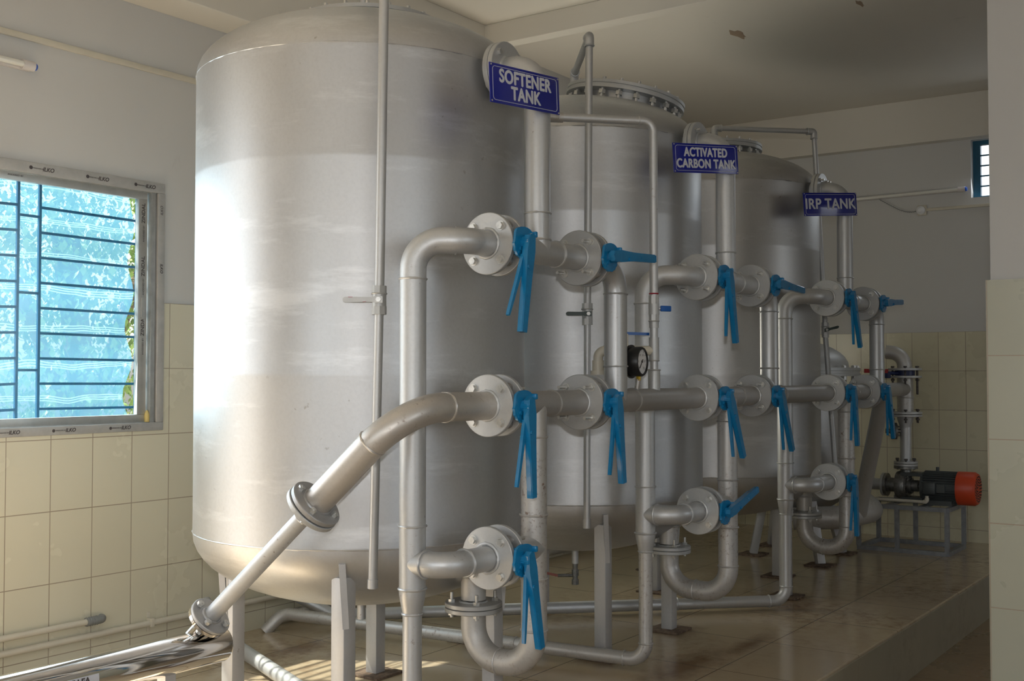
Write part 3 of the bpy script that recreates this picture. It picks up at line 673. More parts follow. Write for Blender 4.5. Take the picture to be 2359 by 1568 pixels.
def outlet_pipe(i, q, nv, label):
    t = thing('outlet_pipe', (q['dr'], V0, ZB), label, 'pipe', 'outlet pipes with U bend under each tank'); x = q['dr']
    zb = 0.268; zf = 0.445
    g = G().path([(x, V0, ZM), (x, V0, zb), (x, nv, zb), (x, nv, zf)], RP, [0.118, 0.118], 32, 12)
    bead(g, (x, V0, ZM - 0.115), Z); bead(g, (x, V0, ZB + 0.115), Z, RP, 0.005); bead(g, (x, V0, ZB - 0.105), Z, RP, 0.005); bead(g, (x, V0, zb + 0.13), Z); bead(g, (x, (V0 + nv) / 2 + 0.015, zb), (0, 1, 0))
    g.put('u_bend', M_PIPER if i < 9 else M_PIPE, t)
    g = G().cyl((x, nv, zf + 0.03), (x, nv, 0.60), RP, segs=28); bead(g, (x, nv, 0.56), Z, RP, 0.006); g.put('nozzle', M_PIPER, t)
    flange(t, (x, nv, zf - 0.012), Z, side=-1, t=0.016); flange(t, (x, nv, zf + 0.006), Z, side=1, t=0.016)
    for k in range(4):
        a = PI/4 + k * PI/2; p = V3((x + 0.079 * math.cos(a), nv + 0.079 * math.sin(a), 0))
        G().cyl(p + V3((0, 0, zf - 0.032)), p + V3((0, 0, zf + 0.058)), 0.006, segs=10).cyl(p + V3((0, 0, zf - 0.024)), p + V3((0, 0, zf - 0.012)), 0.0125, segs=6).cyl(p + V3((0, 0, zf + 0.022)), p + V3((0, 0, zf + 0.033)), 0.0125, segs=6).put('bolt', M_BOLT, t)
    b = q['b'] + (0.009 if True else 0)
    g = G().cyl((q['a'] + W - 0.001, V0, ZM), (b + 0.001, V0, ZM), RP + 0.0005, segs=32)
    for xx in (x - 0.10, x + 0.11): bead(g, (xx, V0, ZM), X)
    g.put('header_run', M_HEAD, t)
    flange(t, (q['a'] + W - FT, V0, ZM), X, side=1); flange(t, (b, V0, ZM), X, side=-1)
    g = G().cyl((q['a'] + W - 0.001, V0, ZB), (x, V0, ZB), RP, segs=32); bead(g, (x - RP - 0.004, V0, ZB), X, RP - 0.006, 0.005); g.put('branch', M_PIPE, t)
    flange(t, (q['a'] + W - FT, V0, ZB), X, side=1)
    return t
for i, (q, nv, l) in enumerate(zip(GR, (2.481, 2.523, 2.477), ('rust-speckled outlet pipe with U bend under the nearest tank', 'outlet pipe with rust-stained U bend under the middle tank', 'outlet pipe with dark U bend under the farthest tank'))): outlet_pipe(i, q, nv, l)

def riser(i, q, floor_pts, rt, label, m):
    t = thing('riser_pipe', (q['r'], 2.36, 0), label, 'pipe', 'tall riser pipes with floor run'); x, y = q['r'], 2.36
    g = G().path([(x, y, 0.595), (x, y, ZT), (x + 0.10, V0, ZT), (q['a'] + 0.001, V0, ZT)], RR, [0.095, 0.10], 32, 12)
    bead(g, (x, y, ZT - 0.125), Z, RR); bead(g, (x + 0.085, V0 + 0.035, ZT), (0.7, -0.7, 0), RR, 0.003); bead(g, (x, y, 0.80), Z, RR); bead(g, (x, y, 0.60), Z, RR, 0.005)
    g.put('pipe', M_PIPE, t)
    g = G().path([(x, y, ZB), (x + 0.004, V0 + 0.004, ZB), (q['a'] + 0.001, V0, ZB)], RR - 0.0015, [0.085], 32, 12); bead(g, (x + 0.001, y - 0.057, ZB), (0, -1, 0), RR, 0.004); bead(g, (x + 0.092, V0 + 0.003, ZB), (1, 0, 0), RR, 0.004)
    g.put('branch', M_PIPE, t)
    flange(t, (q['a'], V0, ZT), X, side=-1); flange(t, (q['a'], V0, ZB), X, side=-1)
    g = G().lathe([(RR, 0.600), (RR, 0.585), (RR * 0.93, 0.565), (rt + 0.003, 0.535), (rt, 0.52)], (x, y, 0), segs=32); bead(g, (x, y, 0.52), Z, rt); g.put('reducer', M_PIPE, t)
    pts = [(x, y, 0.53), (x, y, floor_pts[0][2])] + floor_pts[1:]
    g = G().path(pts, rt, [0.075] + [0.08] * (len(pts) - 3), 28, 10); bead(g, (x, y, 0.125), Z, rt)
    d = (V3(pts[2]) - V3(pts[1])).normalized()
    for s in (0.10, 0.62): bead(g, V3(pts[1]) + d * s, d, rt)
    g.put('floor_run', m, t)
    return t
riser(0, GR[0], [(2.813, 2.36, 0.045), (3.60, 4.13, 0.045), (3.63, 4.34, 0.20)], 0.031, 'nearest tall riser pipe, left of the blue levers', M_PIPE)
riser(1, GR[1], [(4.380, 2.36, 0.050), (4.045, 4.24, 0.085), (3.97, 4.29, 0.0)], 0.030, 'tall riser pipe left of the second manifold, crossed by the header', M_PIPER)
riser(2, GR[2], [(5.998, 2.36, 0.046), (4.30, 4.14, 0.046), (4.20, 4.33, 0.15)], 0.031, 'thin-bottomed tall riser pipe at the farthest manifold', M_PIPE)

# diagonal header end and its two-inch extension
C0, F2 = V3((2.605, 2.217, ZM)), V3((2.470, 2.930, 0.496)); dd = (F2 - C0).normalized(); F1 = C0 + (F2 - C0) * 0.447
t = thing('diagonal_pipe', tuple(C0), 'large silver pipe slanting down left from the nearest middle valve', 'pipe')
g = G().path([(3.023, V0, ZM), tuple(C0), tuple(F1 - dd * 0.018)], RP + 0.001, [0.20], 36, 14); bead(g, (2.80, V0, ZM), X); bead(g, C0 + dd * 0.155, dd)
g.put('pipe', silver('diagonal_pipe_paint', (0.56, 0.53, 0.49, 1), 0.36, 0.65, rust=0.5, seed=6), t)
flange(t, (3.022, V0, ZM), X, side=-1)
flange(t, F1 - dd * 0.019, dd, r=0.088, t=0.016, side=-1, m=silver('flange_painted_shade', (0.42, 0.42, 0.42, 1), 0.45, 0.6))  # darker flange paint, shadow side put into the colour
t2 = thing('extension_pipe', tuple(F1), 'thinner silver pipe slanting down left to the polished steel tube', 'pipe')
g = G().cyl(F1 + dd * 0.002, F2 - dd * 0.012, 0.0270, segs=28); bead(g, F1 + dd * 0.055, dd, 0.027, 0.003)
g.put('pipe', M_PIPE, t2)
flange(t2, F1 + dd * 0.001, dd, r=0.090, t=0.017, pipe_r=0.027, side=1); flange(t2, F2 - dd * 0.014, dd, r=0.070, t=0.013, pipe_r=0.027, side=-1, m=bpy.data.materials['flange_painted_shade'])
a_, b_ = G().frame(dd)
for base, rr, tt in ((F1, 0.066, t), (F2, 0.052, t2)):
    for k in range(4):
        an = PI/4 + k * PI/2 + 0.3; p = base + (a_ * math.cos(an) + b_ * math.sin(an)) * rr
        G().cyl(p - dd * 0.033, p + dd * 0.030, 0.0055, segs=10).cyl(p - dd * 0.030, p - dd * 0.019, 0.0115, segs=6).cyl(p + dd * 0.018, p + dd * 0.028, 0.0115, segs=6).put('bolt', M_BOLT, tt)
# polished steel tube, lower left
t = thing('polished_steel_tube', (2.10, 2.95, 0.0), 'mirror-polished steel tube with a sticker at the lower left corner', 'tube')
g = G().lathe([(0.001, -0.02), (0.040, -0.016), (0.054, -0.008), (0.059, 0.002), (0.059, 1.85), (0.050, 1.865), (0.001, 1.875)], (2.535, 2.95, 0.400), (-1, 0, 0), 56); g.put('tube_body', M_CHROME, t)
g = G().path([tuple(F2 + dd * 0.004), tuple(F2 + dd * 0.045), (2.40, 2.95, 0.43)], 0.0265, [0.03], 24); g.cyl(F2 + dd * 0.001, F2 + dd * 0.013, 0.068, segs=40); g.put('inlet_neck', M_CHROME, t)
g = G()
for x in (0.95, 1.65): g.bx(x - 0.02, x + 0.02, 2.91, 2.99, 0.0, 0.36); g.bx(x - 0.06, x + 0.06, 2.87, 3.03, 0.0, 0.01)
g.bx(2.30, 2.34, 2.93, 2.97, 0.0, 0.345); g.put('support_foot', M_LEG, t)
# sticker wrapped on the tube
def wrap(x0, x1, a0, a1, r, name, m):
    g = G(); n = 10; f = []
    for x in (x0, x1): f.append([g.bm.verts.new((x, 2.95 - r * math.cos(a0 + (a1 - a0) * i / n), 0.400 + r * math.sin(a0 + (a1 - a0) * i / n))) for i in range(n + 1)])
    for i in range(n): g.bm.faces.new((f[0][i], f[0][i+1], f[1][i+1], f[1][i]))
    return g.put(name, m, t)
wrap(1.915, 2.035, -0.65, 0.30, 0.0597, 'sticker', M_WHITE)
text_mesh('ALFA', 0.026, M_INK, Matrix.Translation((1.975, 2.95 - 0.0601, 0.404)) @ Rw, t, 'sticker_lettering', ext=0.0003, bold=0.0008)
g = G(); g.torus((1.948, 2.95 - 0.0600, 0.404), (0, 1, 0), 0.010, 0.0016, 20, 6); g.put('sticker_emblem', M_INK, t)

# ---------------------------------------------------------------- vent pipes
def ball_valve(p, axis, hd, hmat, label, name='ball_valve', hl=0.105, r=0.0165, red=False):
    """small threaded ball valve on a thin pipe; hd = lever direction"""
    p, a, h = V3(p), V3(axis).normalized(), V3(hd).normalized(); n = a.cross(h).normalized()
    tow = V3((-0.78, -0.62, 0)); n = n if n.dot(tow) > 0 else -n
    t = thing(name, tuple(p), label, 'valve')
    g = G(); g.cyl(p - a * 0.048, p - a * 0.020, r + 0.008, segs=8).cyl(p - a * 0.022, p + a * 0.022, r + 0.007, segs=20).cyl(p + a * 0.020, p + a * 0.048, r + 0.008, segs=8)
    g.torus(p - a * 0.022, a, r + 0.008, 0.003, 20, 6); g.cyl(p, p + n * 0.034, 0.010, segs=12); g.put('valve_body', M_FLAN, t)
    g = G(); g.prism([(-0.014, -0.011), (0.012, -0.011), (0.022, -0.008), (hl - 0.008, -0.009), (hl, -0.004), (hl, 0.004), (hl - 0.008, 0.009), (0.022, 0.008), (0.012, 0.011), (-0.014, 0.011)], p + n * 0.036, h, a, 0.005)
    lv = g.put('lever', hmat, t); G().cyl(p + n * 0.036, p + n * 0.046, 0.009, segs=6).put('nut', M_BOLT, t)
    if red:
        g = G(); c = p + n * 0.0395
        g.bar(c + h * 0.04 + a * 0.007, c + h * 0.052 + a * 0.0085, 0.004, 0.001); g.bar(c + h * 0.085 - a * 0.008, c + h * 0.10 - a * 0.008, 0.003, 0.0012); g.put('red_paint_remains', M_REDP, lv)
    return t
def vent(pts, fil, c, label, r=0.0165, joints=()):
    t = thing('vent_pipe', pts[0], label, 'pipe', 'thin vent pipes from the tank tops')
    g = G().path(pts, r, fil, 18, 8)
    g.put('pipe', M_PIPE, t)
    for (p, d0, d1) in joints:
        g = G(); p, d0, d1 = V3(p), V3(d0).normalized(), V3(d1).normalized(); g.path([p + d0 * 0.045, p, p + d1 * 0.045], r + 0.005, [0.016], 18, 6)
        g.torus(p + d0 * 0.045, d0, r + 0.004, 0.004, 18, 6); g.torus(p + d1 * 0.045, d1, r + 0.004, 0.004, 18, 6)
        g.put('elbow', M_PIPE, t)
    return t
A1, B1 = (3.325, 3.05, 2.83), (2.839, 2.508, 2.80)
vent([(3.325, 3.05, 2.62), A1, B1, (2.852, 2.540, 1.56)], [0.02, 0.02], T1, 'thin vertical vent pipe running down in front of the nearest tank', joints=((A1, (0, 0, -1), V3(B1) - V3(A1)), (B1, V3(A1) - V3(B1), (0, 0, -1))))
t = thing('drain_pipe', (2.864, 2.576, 0.57), 'thin silver pipe hanging below the lever valve on the nearest tank', 'pipe')
G().cyl((2.8525, 2.541, 1.51), (2.864, 2.576, 0.57), 0.0155, segs=18).cyl((2.864, 2.576, 0.57), (2.8636, 2.575, 0.60), 0.018, segs=18).put('pipe', M_PIPE, t)
va = ball_valve((2.852, 2.540, 1.535), (0, 0, -1), (-0.60, 0.80, 0), M_GREYH, 'ball valve with grey lever marked with red paint, on the nearest vent pipe', hl=0.118, red=True)
A2, B2 = (4.914, 3.05, 2.827), (4.316, 2.600, 2.80)
vent([(4.914, 3.05, 2.62), A2, B2, (4.352, 2.635, 1.59)], [0.02, 0.02], T2, 'vent pipe with raised elbow in front of the middle tank', joints=((A2, (0, 0, -1), V3(B2) - V3(A2)), (B2, V3(A2) - V3(B2), (0, 0, -1))))
t = thing('drain_pipe', (4.364, 2.647, 0.60), 'thin silver pipe hanging below the dark lever on the middle tank', 'pipe')
G().cyl((4.352, 2.635, 1.53), (4.364, 2.647, 0.60), 0.0155, segs=18).cyl((4.364, 2.647, 0.60), (4.364, 2.647, 0.64), 0.018, segs=18).put('pipe', M_PIPE, t)
ball_valve((4.352, 2.635, 1.557), (0, 0, -1), (-0.62, 0.78, 0), M_DARKH, 'ball valve with dark grey lever pointing left, on the middle vent pipe', hl=0.10)
A3, B3 = (6.593, 3.05, 2.85), (7.06, 2.57, 2.85)
vent([(6.593, 3.05, 2.62), A3, B3, (7.13, 2.53, 1.60)], [0.02, 0.02], T3, 'vent pipe bridging from the farthest tank top to the white wall side', joints=((A3, (0, 0, -1), V3(B3) - V3(A3)), (B3, V3(A3) - V3(B3), (0, 0, -1))))
t = thing('drain_pipe', (7.19, 2.49, 0.646), 'thin leaning pipe below the small lever beside the farthest tank', 'pipe')
G().cyl((7.13, 2.53, 1.55), (7.19, 2.49, 0.646), 0.0165, segs=18).put('pipe', M_PIPE, t)
ball_valve((7.13, 2.53, 1.573), (0, 0, -1), (0.55, -0.83, 0.25), M_DARKH, 'small ball valve with dark lever pointing right, beside the farthest tank', hl=0.08)

# ---------------------------------------------------------------- thin side pipe between first and second tank
t = thing('side_pipe', (4.19, V0, ZM), 'thin pipe leaving the nearest tank and dropping to the header right of the gauge', 'pipe')
g = G().path([(3.76, 2.635, 2.343), (4.195, V0, 2.343), (4.195, V0, 1.61)], 0.0175, [0.045], 20, 8); bead(g, (3.90, 2.50, 2.343), (0.7, -0.7, 0), 0.0175, 0.003); bead(g, (4.15, 2.26, 2.343), (0.7, -0.7, 0), 0.0175, 0.002)
g.cyl((4.195, V0, 1.51), (4.195, V0, 1.20), 0.0165, segs=20); g.put('pipe', M_PIPE, t)
G().cyl((3.87, 2.532, 2.343), (3.915, 2.487, 2.343), 0.022, segs=18).put('coupling', M_PIPER, t)
g = G(); g.cyl((4.195, V0, 1.34), (4.195, V0, 1.44), 0.0215, segs=20).cyl((4.195, V0, 1.22), (4.195, V0, 1.308), 0.0255, segs=20)
g.cyl((4.195, V0, 1.48), (4.195, V0, 1.51), 0.0205, segs=20); g.torus((4.195, V0, 1.305), Z, 0.025, 0.004, 20, 6); g.torus((4.195, V0, 1.344), Z, 0.021, 0.003, 20, 6)
g.put('tee_fitting', M_FLAN, t)
g = G().path([(4.195, V0, 1.385), (4.054, 2.403, 1.385), (4.054, 2.403, 1.33)], 0.020, [0.03], 20, 8); g.cyl((4.07, 2.385, 1.385), (4.09, 2.36, 1.385), 0.0235, segs=20); g.put('branch', M_PVC, t)
g = G().cyl((4.054, 2.403, 1.345), (4.054, 2.403, 1.300), 0.024, segs=14).cyl((4.054, 2.403, 1.302), (4.054, 2.403, 1.285), 0.031, segs=24); g.put('union_cap', M_PVC, t)
vb = thing('ball_valve', (4.195, V0, 1.56), 'small ball valve with short blue handle on the thin side pipe', 'valve')
G().cyl((4.195, V0, 1.615), (4.195, V0, 1.575), 0.022, segs=8).cyl((4.195, V0, 1.58), (4.195, V0, 1.535), 0.0225, segs=20).cyl((4.195, V0, 1.54), (4.195, V0, 1.505), 0.022, segs=8).cyl((4.195, V0, 1.56), (4.215, V0 - 0.032, 1.56), 0.008, segs=10).torus((4.195, V0, 1.508), Z, 0.021, 0.003, 20, 6).put('valve_body', M_FLAN, vb)
G().box((4.225, V0 - 0.040, 1.56), (0.052, 0.010, 0.024), Matrix.Rotation(-0.5, 3, 'Z'), 0.004).put('handle', M_DBLUE, vb)
G().torus((4.195, V0, 1.622), Z, 0.0178, 0.003, 20, 6).put('red_sealant', M_REDP, vb)
vc = thing('ball_valve', (4.13, 2.31, 1.385), 'small valve with thin blue lever above the gauge, behind the connecting pipe', 'valve')
G().cyl((4.110, 2.335, 1.385), (4.150, 2.285, 1.385), 0.024, segs=8).cyl((4.13, 2.31, 1.385), (4.13, 2.31, 1.455), 0.007, segs=10).put('valve_body', M_PVC, vc)
G().bar((4.115, 2.33, 1.458), (4.205, 2.245, 1.455), 0.005, 0.012, 0).put('lever', M_DBLUE, vc)

# pressure gauge on the header
t = thing('pressure_gauge', (4.023, V0, ZM + RP), 'round black pressure gauge with white dial on top of the header', 'gauge')
gc = V3((4.020, 2.195, 1.338)); fd = V3((0.10, -1, 0.0)).normalized()
g = G().lathe([(0.001, 0.0), (0.052, 0.0), (0.060, 0.004), (0.060, 0.050), (0.056, 0.056), (0.050, 0.056), (0.050, 0.050)], gc - fd * 0.036, fd, 44); g.cyl(gc - fd * 0.034, gc - fd * 0.028, 0.068, segs=40); g.put('case', M_BLACK, t)
g = G().cyl(gc + fd * 0.010, gc + fd * 0.0135, 0.0505, segs=40); g.put('dial', M_DIAL, t)
xa = V3((0, 0, 1)).cross(-fd).normalized() * -1; xa = fd.cross(V3((0, 0, 1))).normalized(); za = V3((0, 0, 1))
xa = -fd.cross(za).normalized()
g = G(); c = gc + fd * 0.0142
for k in range(11):
    a = math.radians(225 - 27 * k); p = xa * math.cos(a) + za * math.sin(a); g.bar(c + p * 0.040, c + p * 0.046, 0.0012, 0.0005)
g.put('dial_marks', M_INK, t)
for k in range(0, 11, 2):
    a = math.radians(225 - 27 * k); p = c + (xa * math.cos(a) + za * math.sin(a)) * 0.032
    Mt = Matrix.Translation(p) @ Matrix((xa.to_4d(), za.to_4d(), fd.to_4d(), (0, 0, 0, 1))).transposed(); Mt[3][0] = Mt[3][1] = Mt[3][2] = 0; Mt[0][3], Mt[1][3], Mt[2][3] = p
    text_mesh(str(k), 0.010, M_INK, Mt, t, 'dial_number', ext=0.0002)
g = G(); a = math.radians(228); p = xa * math.cos(a) + za * math.sin(a); g.bar(c - p * 0.012 + fd * 0.002, c + p * 0.036 + fd * 0.002, 0.0035, 0.001); g.cyl(c, c + fd * 0.004, 0.005, segs=12); g.put('needle', M_INK, t)
G().cyl((4.020, 2.195, 1.262), (4.020, 2.195, 1.285), 0.010, segs=6).put('brass_fitting', M_BRASS, t)
G().path([(4.020, 2.195, 1.268), (4.020, 2.205, 1.22)], 0.0095, [], 14).put('stem', M_PIPER, t)

# small drain cock under the middle tank
t = thing('drain_cock', (4.927, 3.076, 0.24), 'small tap with reddish lever hanging below the middle tank', 'tap')
G().cyl((4.914, 3.05, 0.34), (4.914, 3.05, 0.245), 0.013, segs=12).cyl((4.914, 3.05, 0.30), (4.914, 3.05, 0.27), 0.018, segs=8).cyl((4.914, 3.05, 0.25), (4.914, 3.05, 0.225), 0.018, segs=8).cyl((4.914, 3.05, 0.27), (4.86, 3.12, 0.27), 0.008, segs=8).put('tap_body', M_PUMP, t)
G().bar((4.865, 3.115, 0.268), (4.82, 3.17, 0.285), 0.006, 0.012).put('lever', plain('faded_red', (0.30, 0.10, 0.08, 1), 0.5), t)

# ---------------------------------------------------------------- name plates
def sign(pc, az, x0, x1, zl, zr, h, lines, sizes, label, sxs):
    a = math.radians(az); d = V3((math.cos(a), math.sin(a), 0)); roll = math.atan2(zr - zl, x1 - x0)
    n = V3((math.sin(a), -math.cos(a), 0)); up = V3((0, 0, 1))
    d2 = (d * math.cos(roll) + up * math.sin(roll)).normalized(); u2 = n.cross(d2).normalized(); u2 = u2 if u2.z > 0 else -u2
    wd = x1 - x0; c = V3((pc[0], pc[1], 0)) + d * (x0 + x1) / 2 + V3((0, 0, (zl + zr) / 2 - h / 2))
    t = thing('name_plate', tuple(c), label, 'sign', 'blue tank name plates')
    Mx = Matrix((d2.to_4d(), u2.to_4d(), n.to_4d(), (0, 0, 0, 1))).transposed(); Mx[3][0] = Mx[3][1] = Mx[3][2] = 0
    for i in range(3): Mx[i][3] = c[i]
    R3 = Mx.to_3x3()
    G().box(c, (wd, h, 0.004), R3, 0.001).put('plate', M_SIGN, t)
    # thin white border line with rounded corners
    g = G(); bw, bh, rr = wd / 2 - 0.014, h / 2 - 0.010, 0.012; pts = []
    for cxx, cyy, a0 in ((bw - rr, bh - rr, 0), (-bw + rr, bh - rr, 90), (-bw + rr, -bh + rr, 180), (bw - rr, -bh + rr, 270)):
        for k in range(6): aa = math.radians(a0 + 18 * k); pts.append((cxx + rr * math.cos(aa), cyy + rr * math.sin(aa)))
    for k in range(len(pts)):
        p, q = pts[k], pts[(k+1) % len(pts)]; P0 = Mx @ V3((p[0], p[1], 0.0023)); P1 = Mx @ V3((q[0], q[1], 0.0023))
        g.bar(P0, P1, 0.0015, 0.0015)
    g.put('border_line', M_WHITE, t)
    g = G()
    for sx_, sy_ in ((-1, -1), (1, -1), (-1, 1), (1, 1)): g.cyl(Mx @ V3((sx_ * (wd/2 - 0.007), sy_ * (h/2 - 0.006), 0.001)), Mx @ V3((sx_ * (wd/2 - 0.007), sy_ * (h/2 - 0.006), 0.004)), 0.003, segs=10)
    g.put('screws', M_BOLT, t)
    ys = (0.026, -0.026) if len(lines) == 2 else (0.0,)
    for ln, sz, y, s in zip(lines, sizes, ys, sxs): text_mesh(ln, sz, M_WHITE, Mx @ Matrix.Translation((0, y, 0.0024)), t, ext=0.0003, bold=0.0006, sx=s, spacing=1.07, heavy=0.0021)
    # wire tie round the pipe behind
    return t
sign((3.325, 2.157), -6, -0.327, 0.039, 2.318, 2.336, 0.132, ('SOFTENER', 'TANK'), (0.062, 0.062), 'blue plate reading SOFTENER TANK on the nearest down pipe', (0.88, 0.88))
sign((4.914, 2.150), -27, -0.376, -0.006, 2.331, 2.353, 0.134, ('ACTIVATED', 'CARBON TANK'), (0.056, 0.056), 'blue plate reading ACTIVATED CARBON TANK on the middle down pipe', (0.78, 0.80))
sign((6.600, 2.150), -29, -0.395, 0.003, 2.327, 2.355, 0.134, ('IRP TANK',), (0.084,), 'blue plate reading IRP TANK on the farthest down pipe', (0.98,))

# ---------------------------------------------------------------- lights, conduits, pipes on the walls
def tube_light(p0, p1, n, label, cap_end):
    p0, p1, n = V3(p0), V3(p1), V3(n); d = (p1 - p0).normalized()
    t = thing('tube_light', tuple(p0), label, 'light', 'unlit fluorescent tube lights')
    G().bar(p0 + n * 0.012, p1 + n * 0.012, 0.026 if abs(n.y) else 0.036, 0.036 if abs(n.y) else 0.026, 0, 0.003).put('batten', M_TUBEF, t)
    G().cyl(p0 + d * 0.05 + n * 0.040, p1 - d * 0.05 + n * 0.040, 0.013, segs=20).put('tube', M_TUBE, t)
    for e, s in ((p0, 1), (p1, -1)):
        G().cyl(e + n * 0.032, e + d * s * 0.055 + n * 0.032, 0.021, segs=20).put('end_holder', M_TUBEF, t); G().cyl(e + n * 0.032 - d * s * 0.012, e + n * 0.032, 0.014, 0.019, segs=20).put('end_cap', M_TCAP, t)
tube_light((1.50, WL, 2.575), (2.712, WL, 2.575), (0, -1, 0), 'unlit tube light on the left wall above the window', 1)
tube_light((WB, 3.33, 2.715), (WB, 2.135, 2.722), (-1, 0, 0), 'unlit tube light with blue cap on the far wall', 1)
tag(G().bx(-0.5, 5.6, WL - 0.014, WL, 2.688, 2.714, 0.002).put('cable_trunking', M_PVC), 'long cream cable trunking high on the left wall above the window', 'trunking')
tag(G().bx(WB - 0.014, WB, 0.6, 2.45, 2.577, 2.600, 0.002).put('cable_trunking', M_PVC), 'cream cable trunking on the far wall right of the round rose', 'trunking')
t = thing('ceiling_rose', (WB, 2.476, 2.586), 'round white cable rose on a square block on the far wall', 'fitting')
G().bx(WB - 0.018, WB, 2.433, 2.505, 2.546, 2.626, 0.006).put('back_block', M_PVC, t); G().lathe([(0.034, 0.0), (0.033, 0.012), (0.022, 0.022), (0.014, 0.030), (0.001, 0.031)], (WB - 0.018, 2.476, 2.586), (-1, 0, 0), 28).put('rose', M_DIAL, t)
pts = []
for i in range(61):
    s = i / 60; y = 2.80 - (2.80 - 2.495) * s; z = 2.700 + (2.586 - 2.700) * s - 0.16 * s * (1 - s) * (0.4 + 1.0 * s); pts.append((WB - 0.025, y, z + 0.004 * math.sin(i * 2.1)))
tag(G().path(pts, 0.0032, [0] * 59, 6).put('twisted_cable', M_PVCG), 'thin twisted cable sagging from the far tube light to the rose', 'cable')
# pipes low on the left wall
t = thing('wall_pipe', (3.08, WL - 0.03, 0.215), 'short cream plastic pipe ending in a grey elbow low on the left wall', 'pipe')
G().cyl((0.4, WL - 0.035, 0.218), (3.03, WL - 0.035, 0.215), 0.0135, segs=16).put('pipe', M_PVC, t)
g = G().path([(2.99, WL - 0.035, 0.215), (3.08, WL - 0.035, 0.215), (3.08, WL, 0.215)], 0.0185, [0.022], 18, 6)
for k in range(5): g.torus((2.995 + k * 0.012, WL - 0.035, 0.215), X, 0.0185, 0.002, 18, 6)
g.put('elbow', M_PVCG, t)
t = thing('wall_pipe', (3.0, WL - 0.03, 0.155), 'long cream plastic pipe clipped along the foot of the left wall', 'pipe')
G().cyl((0.4, WL - 0.030, 0.155), (6.4, WL - 0.030, 0.145), 0.0145, segs=16).put('pipe', M_PVC, t)
for x in (1.9, 3.33, 4.28, 5.3):
    G().bx(x - 0.010, x + 0.010, WL - 0.048, WL - 0.010, 0.134, 0.172, 0.003).bx(x - 0.009, x + 0.009, WL - 0.014, WL - 0.009, 0.112, 0.198, 0.001).put('clip', M_PVC, t)
# grey thicker pipe further along the wall
tag(G().cyl((4.10, WL - 0.05, 0.05), (8.6, WL - 0.05, 0.05), 0.022, segs=16).put('wall_pipe', M_PIPER), 'grey floor-level pipe along the left wall behind the tanks', 'pipe')

# ---------------------------------------------------------------- vessel behind the last tank
vx, vy = 7.80, 3.02
t = thing('filter_vessel', (vx, vy, 0), 'silver domed vessel on splayed legs behind the farthest tank', 'vessel')
prof = [(0.001, 0.28)] + [(0.38 * math.sin(PI/2 * i / 8), 0.50 - 0.20 * math.cos(PI/2 * i / 8)) for i in range(1, 9)] + [(0.38, 1.28)]
G().lathe(prof, (vx, vy, 0), segs=56).put('vessel_body', M_TANK3, t)
G().lathe([(0.37, 1.332)] + [(0.40 * math.cos(PI/2 * i / 8), 1.335 + 0.20 * math.sin(PI/2 * i / 8)) for i in range(9)], (vx, vy, 0), segs=56).put('dome', M_FLAN, t)
G().lathe([(0.37, 1.275), (0.475, 1.275), (0.475, 1.295), (0.470, 1.297), (0.470, 1.312), (0.475, 1.314), (0.475, 1.334), (0.38, 1.336)], (vx, vy, 0), segs=56).put('rim_flange', M_FLAN, t)
for k in range(20):
    a = 2 * PI * k / 20; p = V3((vx + 0.45 * math.cos(a), vy + 0.45 * math.sin(a), 0))
    G().cyl(p + V3((0, 0, 1.225)), p + V3((0, 0, 1.352)), 0.009, segs=8).cyl(p + V3((0, 0, 1.25)), p + V3((0, 0, 1.275)), 0.017, segs=6).cyl(p + V3((0, 0, 1.334)), p + V3((0, 0, 1.348)), 0.017, segs=6).put('bolt', M_BOLT, t)
for (x, y) in ((7.475, 2.699), (8.07, 2.754), (7.665, 3.26), (8.15, 3.32)):
    top = V3((x + (vx - x) * 0.34, y + (vy - y) * 0.34, 0.47)); lg = G().bar((x, y, 0.01), top, 0.055, 0.055, 0, 0.003).put('leg', M_LEG, t)
    G().bx(x - 0.085, x + 0.085, y - 0.085, y + 0.085, 0, 0.012).put('base_plate', M_RUST, lg)

# ---------------------------------------------------------------- pump set on its skid
U = 8.60; AX = 0.465; Y = (0, 1, 0)
t = thing('steel_skid', (U, 2.41, 0), 'grey welded angle-steel stand under the red-ended pump motor', 'stand')
x0, x1, y0_, y1_ = 8.37, 8.85, 2.10, 2.73; g = G()
for z in (0.015, 0.325):
    for y in (y0_, y1_): g.bx(x0, x1, y - 0.015, y + 0.015, z - 0.015, z + 0.015)
    for x in (x0, x1): g.bx(x - 0.015, x + 0.015, y0_, y1_, z - 0.015, z + 0.015)
g.bx(x0, x1, 2.26, 2.31, 0.325, 0.338); g.bx(x0, x1, 2.50, 2.55, 0.325, 0.338)
g.put('frame', M_SKID, t)
for x in (x0, x1):
    for y in (y0_, 2.45, y1_): G().bx(x - 0.015, x + 0.015, y - 0.015, y + 0.015, 0.03, 0.31).put('leg', M_SKID, t)
t = thing('pump', (U, 2.41, 0.34), 'grey centrifugal pump with dark finned motor and orange-red fan cover', 'pump')
g = G().cyl((U, 2.07, AX), (U, 2.315, AX), 0.104, segs=40)
for k in range(36):
    a = 2 * PI * k / 36; p = V3((math.cos(a), 0, math.sin(a))); g.box(V3((U, 2.19, AX)) + p * 0.110, (0.016, 0.235, 0.004), Matrix.Rotation(-a, 3, 'Y'))
g.bx(U - 0.10, U + 0.10, 2.10, 2.28, 0.34, 0.375)
g.put('motor', M_MOTOR, t)
G().box((U - 0.122, 2.245, AX), (0.055, 0.085, 0.085), bev=0.008).box((U - 0.118, 2.17, AX), (0.02, 0.06, 0.06)).put('terminal_box', M_MOTOR, t)
